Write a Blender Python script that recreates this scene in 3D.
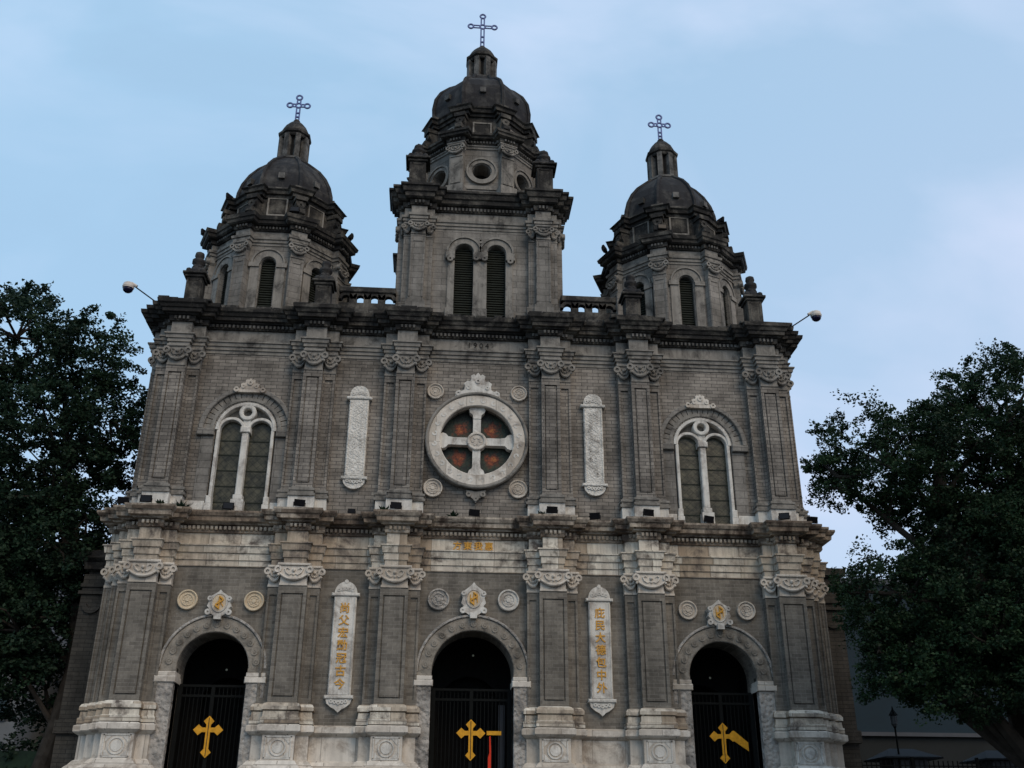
import bpy, math, random
import numpy as np
from mathutils import Vector, Matrix
R = math.radians
random.seed(7)
rng = np.random.default_rng(11)
for o in list(bpy.data.objects): bpy.data.objects.remove(o)
SC = bpy.context.scene
COL = SC.collection

# ------------------------------------------------------------------ camera
def make_camera():
    yaw, pit, rol = R(4.3144), R(24.532), R(0.2804)
    F = Vector((math.sin(yaw)*math.cos(pit), math.cos(yaw)*math.cos(pit), math.sin(pit)))
    Rv = F.cross(Vector((0, 0, 1))).normalized(); U = Rv.cross(F)
    R2 = Rv*math.cos(rol) + U*math.sin(rol); U2 = U*math.cos(rol) - Rv*math.sin(rol)
    m = Matrix((R2, U2, -F)).transposed().to_4x4()
    m.translation = Vector((-1.5958, -40.806, 1.6))
    cd = bpy.data.cameras.new('camera'); cd.sensor_width = 36; cd.lens = 1019.8/1024*36
    cd.clip_end = 2000; cd.clip_start = .1
    o = bpy.data.objects.new('camera', cd); o.matrix_world = m; COL.objects.link(o); SC.camera = o
make_camera()
# ------------------------------------------------------------------ sky and light
SUN_EL, SUN_ROT = 42.0, 155.0
SKY_STR = 0.112
SUN_STR = 1.45
EXPOSURE = 0.0
W = bpy.data.worlds.new("World"); SC.world = W; W.use_nodes = True
nt = W.node_tree; nt.nodes.clear()
def N(t, **k):
    n = nt.nodes.new(t)
    for a, b in k.items(): setattr(n, a, b)
    return n
sky = N('ShaderNodeTexSky', sky_type='NISHITA', sun_disc=False)
sky.sun_elevation = R(SUN_EL); sky.sun_rotation = R(SUN_ROT); sky.altitude = 50
sky.air_density = 1.3; sky.dust_density = 1.0; sky.ozone_density = 2.0
tc = N('ShaderNodeTexCoord'); mp = N('ShaderNodeMapping')
mp.inputs['Rotation'].default_value = (R(20), R(35), R(10)); mp.inputs['Scale'].default_value = (1.2, 3.2, 2.6)
nz = N('ShaderNodeTexNoise'); nz.inputs['Scale'].default_value = 1.6; nz.inputs['Detail'].default_value = 5
nz.inputs['Roughness'].default_value = .52; nz.inputs['Distortion'].default_value = .6
rp = N('ShaderNodeValToRGB'); rp.color_ramp.elements[0].position = .42; rp.color_ramp.elements[0].color = (0, 0, 0, 1)
rp.color_ramp.elements[1].position = .78; rp.color_ramp.elements[1].color = (1, 1, 1, 1)
mul = N('ShaderNodeMath', operation='MULTIPLY_ADD'); mul.inputs[1].default_value = .2; mul.inputs[2].default_value = .72
mx = N('ShaderNodeMixRGB'); mx.inputs[2].default_value = (5.6, 8.6, 12.2, 1); mc_ = N('ShaderNodeMixRGB'); mc_.inputs[1].default_value = (4.35, 6.7, 9.1, 1); mc_.inputs[2].default_value = (6.7, 7.35, 9.3, 1)
bg = N('ShaderNodeBackground'); bg.inputs[1].default_value = SKY_STR
wo = N('ShaderNodeOutputWorld')
L = nt.links.new
L(tc.outputs['Generated'], mp.inputs[0]); L(mp.outputs[0], nz.inputs[0]); L(nz.outputs[0], rp.inputs[0])
L(rp.outputs[0], mul.inputs[0]); 
sz_ = N('ShaderNodeSeparateXYZ'); L(tc.outputs['Generated'], sz_.inputs[0])
hz = N('ShaderNodeMath', operation='MULTIPLY_ADD'); hz.inputs[1].default_value = -.9; hz.inputs[2].default_value = .55; hz.use_clamp = True; L(sz_.outputs[2], hz.inputs[0])
hx = N('ShaderNodeMath', operation='MULTIPLY_ADD'); hx.inputs[1].default_value = .45; L(sz_.outputs[0], hx.inputs[0]); L(hz.outputs[0], hx.inputs[2])
hs = N('ShaderNodeMath', operation='MULTIPLY_ADD'); hs.inputs[1].default_value = .65; hs.use_clamp = True; L(rp.outputs[0], hs.inputs[0]); L(hx.outputs[0], hs.inputs[2]); L(hs.outputs[0], mc_.inputs[0])
L(mc_.outputs[0], mx.inputs[2]); L(mul.outputs[0], mx.inputs[0]); L(sky.outputs[0], mx.inputs[1]); L(mx.outputs[0], bg.inputs[0]); L(bg.outputs[0], wo.inputs[0])
sd = bpy.data.lights.new('sun', 'SUN'); sd.energy = SUN_STR; sd.angle = R(40); sd.color = (1, .76, .49)
so = bpy.data.objects.new('sun', sd); COL.objects.link(so)
# nishita: rotation measured clockwise from +Y seen from above
sdir = Vector((math.sin(R(SUN_ROT))*math.cos(R(SUN_EL)), math.cos(R(SUN_ROT))*math.cos(R(SUN_EL)), math.sin(R(SUN_EL))))
so.rotation_euler = (-sdir).to_track_quat('-Z', 'Y').to_euler()
SC.view_settings.view_transform = 'Standard'; SC.view_settings.look = 'None'
SC.view_settings.gamma = 1; SC.view_settings.use_curve_mapping = False; SC.view_settings.exposure = EXPOSURE

# ------------------------------------------------------------------ materials
def newmat(name):
    m = bpy.data.materials.new(name); m.use_nodes = True; t = m.node_tree
    b = t.nodes['Principled BSDF']; b.inputs['Specular IOR Level'].default_value = .2
    return m, t, b
def nd(t, k, **a):
    n = t.nodes.new(k)
    for x, y in a.items(): setattr(n, x, y)
    return n
def math_(t, op, a, b=None, c=None):
    n = nd(t, 'ShaderNodeMath', operation=op)
    for i, v in enumerate((a, b, c)):
        if v is None: continue
        if isinstance(v, (int, float)): n.inputs[i].default_value = v
        else: t.links.new(v, n.inputs[i])
    return n.outputs[0]
def wallcoord(t):
    """(distance along the wall, height, depth) for any upright face"""
    g = nd(t, 'ShaderNodeNewGeometry')
    p = nd(t, 'ShaderNodeSeparateXYZ'); n = nd(t, 'ShaderNodeSeparateXYZ')
    t.links.new(g.outputs['Position'], p.inputs[0]); t.links.new(g.outputs['True Normal'], n.inputs[0])
    a = math_(t, 'MULTIPLY', p.outputs[0], n.outputs[1]); b = math_(t, 'MULTIPLY', p.outputs[1], n.outputs[0])
    u = math_(t, 'SUBTRACT', b, a)
    c = nd(t, 'ShaderNodeCombineXYZ'); t.links.new(u, c.inputs[0]); t.links.new(p.outputs[2], c.inputs[1])
    return c.outputs[0], g.outputs['Position']
def noise(t, vec, scale, detail=4, rough=.6, sc=None, dist=0):
    if sc:
        m = nd(t, 'ShaderNodeMapping'); m.inputs['Scale'].default_value = sc; t.links.new(vec, m.inputs[0]); vec = m.outputs[0]
    n = nd(t, 'ShaderNodeTexNoise'); n.inputs['Scale'].default_value = scale; n.inputs['Detail'].default_value = detail
    n.inputs['Roughness'].default_value = rough; n.inputs['Distortion'].default_value = dist
    t.links.new(vec, n.inputs[0]); return n.outputs[0]
def ramp(t, f, stops):
    r = nd(t, 'ShaderNodeValToRGB'); e = r.color_ramp.elements
    while len(e) < len(stops): e.new(.5)
    for i, (p, c) in enumerate(stops):
        e[i].position = p; e[i].color = (c if len(c) == 4 else (*c, 1)) if not isinstance(c, (int, float)) else (c, c, c, 1)
    t.links.new(f, r.inputs[0]); return r.outputs[0]
def mix(t, kind, f, a, b):
    m = nd(t, 'ShaderNodeMixRGB', blend_type=kind)
    for i, v in enumerate((f, a, b)):
        if isinstance(v, (int, float)): m.inputs[i].default_value = v
        elif isinstance(v, tuple): m.inputs[i].default_value = (*v, 1)
        else: t.links.new(v, m.inputs[i])
    return m.outputs[0]
def bump(t, b, h, s, d=.03):
    n = nd(t, 'ShaderNodeBump'); n.inputs['Strength'].default_value = s; n.inputs['Distance'].default_value = d
    t.links.new(h, n.inputs['Height']); t.links.new(n.outputs[0], b.inputs['Normal'])
def brickmat(name, c1, c2, cm, bw=.52, rh=.165, ms=.014, stain=.5, rough=.9, big=.9):
    m, t, b = newmat(name); uv, pos = wallcoord(t)
    br = nd(t, 'ShaderNodeTexBrick'); br.inputs['Scale'].default_value = 1; br.inputs['Brick Width'].default_value = bw
    br.inputs['Row Height'].default_value = rh; br.inputs['Mortar Size'].default_value = ms; br.inputs['Mortar Smooth'].default_value = .3
    br.inputs['Color1'].default_value = (*c1, 1); br.inputs['Color2'].default_value = (*c2, 1); br.inputs['Mortar'].default_value = (*cm, 1)
    br.inputs['Bias'].default_value = 0; t.links.new(uv, br.inputs[0])
    s1 = ramp(t, noise(t, pos, .55, 6, .65), [(.34, .5), (.62, 1.2)])
    s2 = ramp(t, noise(t, uv, 1, 5, .7, (2.2, .18, 1)), [(.38, .5), (.6, 1)])
    col = mix(t, 'MULTIPLY', big, br.outputs[0], s1); col = mix(t, 'MULTIPLY', stain, col, s2)
    fine = ramp(t, noise(t, pos, 9, 3, .7), [(.3, .75), (.7, 1.2)]); col = mix(t, 'MULTIPLY', .6, col, fine)
    t.links.new(col, b.inputs['Base Color']); b.inputs['Roughness'].default_value = rough
    inv = math_(t, 'SUBTRACT', 1, br.outputs['Fac']); h = math_(t, 'ADD', inv, math_(t, 'MULTIPLY', noise(t, pos, 14, 3), .5))
    bump(t, b, h, .5, .02); return m
def stonemat(name, base, stainc, lo=.45, hi=.6, streak=.6, bs=.25, fine=18, relief=0, blocks=None):
    m, t, b = newmat(name); uv, pos = wallcoord(t)
    col = ramp(t, noise(t, pos, 1.7, 5, .6), [(.25, tuple(x*.8 for x in base)), (.75, tuple(min(x*1.15, .85) for x in base))])
    if blocks:
        br = nd(t, 'ShaderNodeTexBrick'); br.inputs['Scale'].default_value = 1; br.inputs['Brick Width'].default_value = blocks[0]
        br.inputs['Row Height'].default_value = blocks[1]; br.inputs['Mortar Size'].default_value = .012; br.offset = .37
        for k, cc in zip(('Color1', 'Color2', 'Mortar'), blocks[2:]): br.inputs[k].default_value = (*cc, 1)
        t.links.new(uv, br.inputs[0]); col = mix(t, 'MULTIPLY', 1, col, br.outputs[0])
    f = ramp(t, noise(t, pos, 1.1, 7, .72, None, .4), [(lo, 0), (hi, 1)])
    col = mix(t, 'MIX', f, stainc, col)
    s2 = ramp(t, noise(t, uv, 1, 5, .7, (4.5, .35, 1)), [(.36, .4), (.58, 1)]); col = mix(t, 'MULTIPLY', streak, col, s2)
    t.links.new(col, b.inputs['Base Color']); b.inputs['Roughness'].default_value = .85
    h = noise(t, pos, fine, 4)
    if relief:
        v = nd(t, 'ShaderNodeTexVoronoi', feature='SMOOTH_F1'); v.inputs['Scale'].default_value = relief
        t.links.new(uv, v.inputs[0]); h = math_(t, 'ADD', h, math_(t, 'MULTIPLY', v.outputs[0], 3))
    bump(t, b, h, bs, .04); return m
def plain(name, c, rough=.6, metal=0, var=.25, sc=6):
    m, t, b = newmat(name); g = nd(t, 'ShaderNodeNewGeometry')
    col = ramp(t, noise(t, g.outputs['Position'], sc, 4), [(.3, tuple(x*(1-var) for x in c)), (.7, tuple(x*(1+var) for x in c))])
    t.links.new(col, b.inputs['Base Color']); b.inputs['Roughness'].default_value = rough; b.inputs['Metallic'].default_value = metal
    return m
M = {}
M['brick_up'] = brickmat('grey_brick_upper', (.19, .172, .152), (.285, .26, .228), (.085, .081, .076), stain=.5)
M['brick_low'] = brickmat('grey_brick_lower', (.145, .132, .114), (.225, .206, .176), (.25, .232, .203), bw=.42, rh=.14, ms=.010, stain=.5, big=.6)
M['brick_trim'] = brickmat('trim_brick', (.20, .188, .17), (.25, .235, .213), (.12, .114, .105), bw=.9, rh=.33, stain=.4)
M['brick_side'] = brickmat('shaded_side_brick', (.050, .046, .040), (.068, .062, .053), (.033, .031, .028), stain=.5)  # aisle brick with the tree's shade put into its colour
M['trim'] = stonemat('trim_stone', (.255, .24, .215), (.08, .076, .07), .36, .52, .5)
M['soot'] = stonemat('sooty_stone', (.20, .185, .158), (.026, .025, .024), .47, .76, .6, .7, 10)
M['dome'] = stonemat('dome_render', (.12, .115, .105), (.022, .022, .024), .47, .85, .5, .4, 8)
M['lantern'] = stonemat('lantern_stone', (.17, .165, .155), (.05, .05, .048), .42, .58, .6)
M['marble'] = stonemat('entablature_marble', (.80, .75, .68), (.13, .11, .095), .36, .52, .55, .3, 12, 0,
                       (1.3, 1.5, (1, .97, .92), (.46, .37, .29), (.3, .26, .23)))
M['ledge'] = stonemat('ledge_marble', (.55, .50, .43), (.085, .065, .052), .42, .6, .75, .4, 10, 0, (1.7, .9, (.95, .92, .88), (.5, .42, .36), (.3, .25, .2)))
M['pedestal'] = stonemat('pedestal_marble', (.72, .68, .62), (.30, .26, .22), .34, .5, .3, .3, 12, 0, (1.3, 2.2, (.95, .94, .92), (.62, .58, .53), (.4, .38, .36)))
M['white'] = stonemat('white_marble', (.66, .64, .59), (.32, .29, .26), .36, .52, .4, .25, 20)
M['carved'] = stonemat('carved_marble', (.66, .64, .59), (.36, .35, .32), .35, .5, .2, .45, 24, 14)
M['cream'] = stonemat('cream_marble', (.60, .50, .36), (.42, .30, .18), .3, .42, .15, .5, 20)
M['jamb'] = stonemat('jamb_granite', (.42, .395, .36), (.16, .15, .14), .35, .55, .3, .9, 26, 7)
M['arch'] = stonemat('arch_stone', (.29, .262, .222), (.11, .10, .085), .35, .55, .3, .6, 20, 4)
M['gold'] = plain('gold_paint', (.62, .30, .02), .45, .15, .2)
M['gold_text'] = plain('gilded_letters', (.55, .29, .05), .5, .1, .15)
M['iron'] = plain('black_iron', (.004, .005, .005), .9, 0)
M['frame'] = plain('dark_green_frame', (.012, .018, .018), .5)
M['louvre'] = plain('louvre_wood', (.024, .028, .022), .8)
M['void'] = plain('interior_shade', (.012, .012, .012), .95)  # near-black colour stands in for the shade inside doorways and openings
M['blue_metal'] = plain('blue_painted_metal', (.12, .16, .34), .5, 0)
M['lamp_black'] = plain('lamp_housing', (.008, .008, .009), .8)
M['lens'] = plain('lamp_glass', (.008, .008, .01), .3)
M['cam_white'] = plain('camera_housing', (.55, .5, .45), .5)
M['cam_dome'] = plain('camera_dome', (.008, .008, .03), .1)
M['pave'] = brickmat('paving', (.12, .115, .105), (.16, .152, .14), (.07, .07, .065), .9, .9, .015, .2)
M['earth'] = plain('ground', (.12, .115, .10), .95, 0, .3, .5)
M['wall_white'] = plain('white_render', (.15, .16, .17), .9, 0, .1, .6)
M['wall_grey'] = plain('grey_render', (.07, .075, .085), .9, 0, .15, .6)
M['wall_blue'] = plain('blue_cladding', (.005, .017, .026), .6, 0, .15, .3)
M['wall_pale'] = plain('pale_wall', (.018, .021, .022), .9, 0, .12, .5)
M['tile'] = plain('roof_tile', (.012, .016, .02), .8, 0, .3)
M['win'] = plain('window_glass', (.02, .035, .04), .15)
M['opal'] = plain('opal_glass', (.10, .11, .12), .4)
def glassmat():
    m, t, b = newmat('leaded_glass'); uv, pos = wallcoord(t); sp = nd(t, 'ShaderNodeSeparateXYZ'); t.links.new(uv, sp.inputs[0])
    def lines(e, per): return math_(t, 'ABSOLUTE', math_(t, 'SUBTRACT', math_(t, 'FRACT', math_(t, 'DIVIDE', e, per)), .5))
    l = math_(t, 'MINIMUM', lines(math_(t, 'ADD', sp.outputs[0], sp.outputs[1]), .34), lines(math_(t, 'SUBTRACT', sp.outputs[0], sp.outputs[1]), .34))
    c = ramp(t, noise(t, pos, 3.5, 3), [(.35, (.03, .03, .022)), (.65, (.085, .08, .055))])
    c = mix(t, 'MULTIPLY', .9, c, ramp(t, l, [(.0, .25), (.07, 1)]))
    t.links.new(c, b.inputs['Base Color']); b.inputs['Roughness'].default_value = .3; bump(t, b, noise(t, pos, 5, 2), .3, .05); return m
M['glass'] = glassmat()
def roseglass():
    m, t, b = newmat('rose_stained_glass'); g = nd(t, 'ShaderNodeNewGeometry')
    s = nd(t, 'ShaderNodeSeparateXYZ'); t.links.new(g.outputs['Position'], s.inputs[0])
    x = math_(t, 'SUBTRACT', math_(t, 'ABSOLUTE', s.outputs[0]), .72); z = math_(t, 'SUBTRACT', math_(t, 'ABSOLUTE', math_(t, 'SUBTRACT', s.outputs[2], 17.75)), .66)
    d = math_(t, 'SQRT', math_(t, 'ADD', math_(t, 'MULTIPLY', x, x), math_(t, 'MULTIPLY', z, z)))
    d = math_(t, 'ADD', d, math_(t, 'MULTIPLY', math_(t, 'SUBTRACT', noise(t, g.outputs['Position'], 4.5, 4), .5), 1.1))
    c = ramp(t, d, [(0, (.36, .12, .035)), (.13, (.22, .05, .02)), (.30, (.08, .035, .02)), (.45, (.03, .045, .03)), (.7, (.02, .022, .02))])
    v2 = nd(t, 'ShaderNodeTexVoronoi', feature='DISTANCE_TO_EDGE'); v2.inputs['Scale'].default_value = 5; t.links.new(g.outputs['Position'], v2.inputs[0])
    c = mix(t, 'MULTIPLY', .8, c, ramp(t, v2.outputs[0], [(.0, .15), (.07, 1)]))
    t.links.new(c, b.inputs['Base Color']); b.inputs['Roughness'].default_value = .4; return m
M['rose'] = roseglass()
def emis(name, c, s):
    m, t, b = newmat(name); b.inputs['Base Color'].default_value = (*c, 1); b.inputs['Emission Color'].default_value = (*c, 1)
    b.inputs['Emission Strength'].default_value = s; return m
M['red'] = emis('red_glow_banner', (.75, .05, .02), .25)  # red glow in the doorway, put into the strip as emission
M['bulb'] = emis('dim_bulb', (.5, .55, .45), .05)
def leafmat(name, dark, light):
    m, t, b = newmat(name); g = nd(t, 'ShaderNodeNewGeometry')
    n1 = noise(t, g.outputs['Position'], .45, 3); n2 = noise(t, g.outputs['Position'], 5, 2)
    f = math_(t, 'ADD', math_(t, 'MULTIPLY', n1, .6), math_(t, 'MULTIPLY', n2, .4))
    c = ramp(t, f, [(.36, dark), (.62, light)]); t.links.new(c, b.inputs['Base Color']); b.inputs['Roughness'].default_value = .6
    tr = nd(t, 'ShaderNodeBsdfTranslucent'); t.links.new(c, tr.inputs[0])
    ms = nd(t, 'ShaderNodeMixShader'); ms.inputs[0].default_value = .22
    t.links.new(b.outputs[0], ms.inputs[1]); t.links.new(tr.outputs[0], ms.inputs[2])
    t.links.new(ms.outputs[0], t.nodes['Material Output'].inputs[0]); return m
M['leafL'] = leafmat('broad_leaves', (.007, .017, .012), (.024, .054, .028))
M['leafR'] = leafmat('small_leaves', (.006, .015, .009), (.022, .052, .020))
M['bark'] = plain('bark', (.035, .03, .025), .95, 0, .4, 3)

# ------------------------------------------------------------------ mesh builder
class MB:
    def __init__(s): s.V = []; s.F = []; s.M = None
    def add(s, vs, fs):
        k = len(s.V)
        if s.M is not None: vs = [tuple(s.M @ Vector(v)) for v in vs]
        s.V += [tuple(v) for v in vs]; s.F += [tuple(i+k for i in f) for f in fs]; return s
    def box(s, x0, x1, y0, y1, z0, z1):
        return s.add([(x0, y0, z0), (x1, y0, z0), (x1, y1, z0), (x0, y1, z0), (x0, y0, z1), (x1, y0, z1), (x1, y1, z1), (x0, y1, z1)],
                     [(0, 3, 2, 1), (4, 5, 6, 7), (0, 1, 5, 4), (1, 2, 6, 5), (2, 3, 7, 6), (3, 0, 4, 7)])
    def bbox(s, x0, x1, y0, y1, z0, z1, b=.02):
        """box with chamfered front edges"""
        vs = []
        for y, i in ((y1, 0), (y0+b, 0), (y0, b)):
            vs += [(x0+i, y, z0+i), (x1-i, y, z0+i), (x1-i, y, z1-i), (x0+i, y, z1-i)]
        fs = [(0, 1, 2, 3), (11, 10, 9, 8)]
        for a in (0, 4):
            for j in range(4): k = (j+1) % 4; fs.append((a+j, a+4+j, a+4+k, a+k))
        return s.add(vs, fs)
    def prism(s, poly, y0, y1):
        n = len(poly)
        return s.add([(x, y0, z) for x, z in poly]+[(x, y1, z) for x, z in poly],
                     [tuple(range(n)), tuple(range(2*n-1, n-1, -1))]+[(i, i+n, (i+1) % n+n, (i+1) % n) for i in range(n)])
    def ring(s, xc, zc, r0, r1, y0, y1, a0=0, a1=360, n=48, bev=0):
        full = abs(a1-a0) >= 359.9; vs = []; fs = []
        m = n if full else n+1
        prof = [(r0, y1), (r0, y0), (r1, y0), (r1, y1)] if not bev else [(r0, y1), (r0, y0+bev), (r0+bev, y0), (r1-bev, y0), (r1, y0+bev), (r1, y1)]
        q = len(prof)
        for i in range(m):
            a = R(a0+(a1-a0)*i/n)
            for r, y in prof: vs.append((xc+r*math.cos(a), y, zc+r*math.sin(a)))
        for i in range(n):
            j = (i+1) % m
            for k in range(q): l = (k+1) % q; fs.append((i*q+k, j*q+k, j*q+l, i*q+l))
        if not full: fs += [tuple(range(q)), tuple(range((m-1)*q+q-1, (m-1)*q-1, -1))]
        return s.add(vs, fs)
    def disc(s, xc, zc, r, y0, y1, n=32, sx=1, sz=1):
        return s.prism([(xc+sx*r*math.cos(2*math.pi*i/n), zc+sz*r*math.sin(2*math.pi*i/n)) for i in range(n)], y0, y1)
    def tube(s, pts, r, n=8, cap=True):
        pts = [Vector(p) for p in pts]; rs = r if isinstance(r, (list, tuple)) else [r]*len(pts)
        vs = []; fs = []; ref = None
        for i, p in enumerate(pts):
            d = (pts[min(i+1, len(pts)-1)]-pts[max(i-1, 0)])
            d = d.normalized() if d.length > 1e-9 else Vector((0, 0, 1))
            if ref is None: ref = Vector((0, 1, 0)) if abs(d.y) < .9 else Vector((1, 0, 0))
            a = d.cross(ref).normalized(); b = d.cross(a).normalized(); ref = -b if False else ref
            for k in range(n):
                t = 2*math.pi*k/n; vs.append(tuple(p+(a*math.cos(t)+b*math.sin(t))*rs[i]))
        for i in range(len(pts)-1):
            for k in range(n): l = (k+1) % n; fs.append((i*n+k, i*n+l, (i+1)*n+l, (i+1)*n+k))
        if cap: fs += [tuple(range(n)), tuple(range(len(vs)-1, len(vs)-n-1, -1))]
        return s.add(vs, fs)
    def lathe(s, prof, n=24, cx=0, cy=0, a0=0, cap=True):
        vs = []; fs = []
        for r, z in prof:
            for k in range(n): a = a0+2*math.pi*k/n; vs.append((cx+r*math.cos(a), cy+r*math.sin(a), z))
        for i in range(len(prof)-1):
            for k in range(n): l = (k+1) % n; fs.append((i*n+k, i*n+l, (i+1)*n+l, (i+1)*n+k))
        if cap: fs += [tuple(range(n-1, -1, -1)), tuple(range(len(vs)-n, len(vs)))]
        return s.add(vs, fs)
    def sphere(s, c, r, n=12, sz=1):
        prof = [(max(r*math.sin(math.pi*i/8), .001), c[2]-r*sz*math.cos(math.pi*i/8)) for i in range(9)]
        return s.lathe(prof, n, c[0], c[1])
    def sweep(s, pts, prof, closed=False):
        """mitred moulding: prof = [(offset outwards, z)], outwards = right-hand side of the path"""
        P = [Vector((p[0], p[1])) for p in pts]; n = len(P); out = []
        for i in range(n):
            d0 = P[i]-P[i-1] if (i or closed) else P[1]-P[0]
            d1 = P[(i+1) % n]-P[i] if (i < n-1 or closed) else d0
            if not (i or closed): d0 = d1
            n0 = Vector((d0.y, -d0.x)).normalized(); n1 = Vector((d1.y, -d1.x)).normalized()
            m = n0+n1; m = m/max(m.length_squared, .3)*2
            out.append(m)
        q = len(prof); vs = []; fs = []
        for p, m in zip(P, out):
            for o, z in prof: vs.append((p.x+m.x*o, p.y+m.y*o, z))
        for i in range(n if closed else n-1):
            j = (i+1) % n
            for k in range(q-1): fs.append((i*q+k, j*q+k, j*q+k+1, i*q+k+1))
        if not closed: fs += [tuple(range(q-1, -1, -1)), tuple((n-1)*q+k for k in range(q))]
        return s.add(vs, fs)
    def dentils(s, pts, off, z0, z1, w=.1, gap=.1, d=.12, closed=False, minlen=.3):
        P = [Vector((p[0], p[1])) for p in pts]; n = len(P)
        for i in range(n if closed else n-1):
            a, b = P[i], P[(i+1) % n]; dv = b-a; ln = dv.length
            if ln < minlen: continue
            dv.normalize(); nn = Vector((dv.y, -dv.x)); k = max(1, int((ln-.04)/(w+gap)))
            st = (ln-(k*(w+gap)-gap))/2
            for j in range(k):
                p = a+dv*(st+j*(w+gap)); q = p+dv*w
                p0 = p+nn*(off-.02); q0 = q+nn*(off-.02); p1 = p+nn*(off+d); q1 = q+nn*(off+d)
                s.add([(p0.x, p0.y, z0), (p1.x, p1.y, z0), (q1.x, q1.y, z0), (q0.x, q0.y, z0), (p0.x, p0.y, z1), (p1.x, p1.y, z1), (q1.x, q1.y, z1), (q0.x, q0.y, z1)],
                      [(0, 3, 2, 1), (4, 5, 6, 7), (0, 1, 5, 4), (1, 2, 6, 5), (2, 3, 7, 6), (3, 0, 4, 7)])
        return s
    def hole(s, x0, x1, z0, z1, xc, zc, r, y, depth, a0=0, a1=180, n=32):
        """flat wall rectangle with a round hole (a1-a0=360) or a half-round one standing on z0=zc"""
        cor = [math.degrees(math.atan2(zz-zc, xx-xc)) % 360 for xx in (x0, x1) for zz in (z0, z1)]
        A = sorted(set([a0+(a1-a0)*i/n for i in range(n+1)]+[c for c in cor if a0 < c < a1]))
        def edge(a):
            c, d = math.cos(R(a)), math.sin(R(a)); t = 1e9
            if c > 1e-9: t = min(t, (x1-xc)/c)
            if c < -1e-9: t = min(t, (x0-xc)/c)
            if d > 1e-9: t = min(t, (z1-zc)/d)
            if d < -1e-9: t = min(t, (z0-zc)/d)
            return xc+c*t, zc+d*t
        vs = []; fs = []
        for a in A:
            ex, ez = edge(a); px, pz = xc+r*math.cos(R(a)), zc+r*math.sin(R(a))
            vs += [(ex, y, ez), (px, y, pz), (px, y+depth, pz)]
        for i in range(len(A)-1):
            a, b = 3*i, 3*i+3; fs += [(a, a+1, b+1, b), (a+1, a+2, b+2, b+1)]
        return s.add(vs, fs)
    def archwall(s, x0, x1, z0, z1, xc, r, zb, zs, y, depth):
        if z1 > zs: s.hole(x0, x1, zs, z1, xc, zs, r, y, depth)
        q = lambda a, b, c, d: s.add([(a, y, c), (b, y, c), (b, y, d), (a, y, d)], [(0, 1, 2, 3)])
        q(x0, xc-r, z0, zs); q(xc+r, x1, z0, zs)
        if zb > z0: q(xc-r, xc+r, z0, zb)
        s.add([(xc-r, y, zb), (xc-r, y+depth, zb), (xc-r, y+depth, zs), (xc-r, y, zs)], [(0, 1, 2, 3)])
        s.add([(xc+r, y, zb), (xc+r, y+depth, zb), (xc+r, y+depth, zs), (xc+r, y, zs)], [(0, 3, 2, 1)])
        s.add([(xc-r, y, zb), (xc+r, y, zb), (xc+r, y+depth, zb), (xc-r, y+depth, zb)], [(0, 1, 2, 3)])
        return s
    def build(s, name, mat, parent=None, smooth=False, label=None, cat=None, group=None, kind=None, loc=None):
        me = bpy.data.meshes.new(name); me.from_pydata(s.V, [], s.F); me.materials.append(mat)
        if smooth: me.polygons.foreach_set('use_smooth', [True]*len(me.polygons))
        me.update(); o = bpy.data.objects.new(name, me); COL.objects.link(o)
        if parent is not None: o.parent = parent
        if loc: o.location = loc
        for k, v in (('label', label), ('category', cat), ('group', group), ('kind', kind)):
            if v: o[k] = v
        return o
def empty(name, loc, label, cat, group=None, rz=0):
    o = bpy.data.objects.new(name, None); o.location = loc; o.rotation_euler = (0, 0, rz); COL.objects.link(o)
    o['label'] = label; o['category'] = cat; o.empty_display_size = .3
    if group: o['group'] = group
    return o
def copy_tree(o, parent=None):
    c = o.copy(); COL.objects.link(c)
    if parent is not None: c.parent = parent
    for ch in list(o.children): copy_tree(ch, c)
    return c
def text_mesh(body, size, mat, parent, name, x, y, z, extr=.02, bold=.0, dz=0, label=None):
    """list of (char) stacked or single line, facing -Y, centred on x,z"""
    mb_v = []; mb_f = []
    for i, ch in enumerate(body):
        cu = bpy.data.curves.new('t', 'FONT'); cu.body = ch; cu.size = size; cu.extrude = extr; cu.offset = bold
        cu.align_x = 'CENTER'; cu.align_y = 'CENTER'; cu.resolution_u = 2
        ob = bpy.data.objects.new('t', cu); COL.objects.link(ob)
        dg = bpy.context.evaluated_depsgraph_get(); me = bpy.data.meshes.new_from_object(ob.evaluated_get(dg))
        k = len(mb_v)
        px, pz = (x, z-i*dz) if dz > 0 else (x+i*(-dz), z)
        for v in me.vertices: mb_v.append((px+v.co.x, y-v.co.z, pz+v.co.y))
        for p in me.polygons: mb_f.append(tuple(k+q for q in p.vertices))
        bpy.data.objects.remove(ob); bpy.data.curves.remove(cu); bpy.data.meshes.remove(me)
    m = MB(); m.V = mb_v; m.F = mb_f
    return m.build(name, mat, parent, label=label)

# ================================================================== SETTING
PZ = 3.4     # top of the raised terrace
g = MB(); g.add([(-700, -700, 0), (700, -700, 0), (700, 900, 0), (-700, 900, 0)], [(0, 1, 2, 3)]).build('ground', M['earth'], kind='structure')
g = MB(); g.add([(-60, -60, .006), (60, -60, .006), (60, -6.6, .006), (-60, -6.6, .006)], [(0, 1, 2, 3)]).build('square_paving', M['pave'], kind='structure')
g = MB()
g.box(-45, 45, -1.6, 30, 0, PZ)
for i in range(20): g.box(-17, 17, -1.6-.25*(20-i), -1.601-.25*(19-i), .004, PZ*(i+1)/21)
g.build('terrace', M['pave'], kind='structure')

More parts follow.
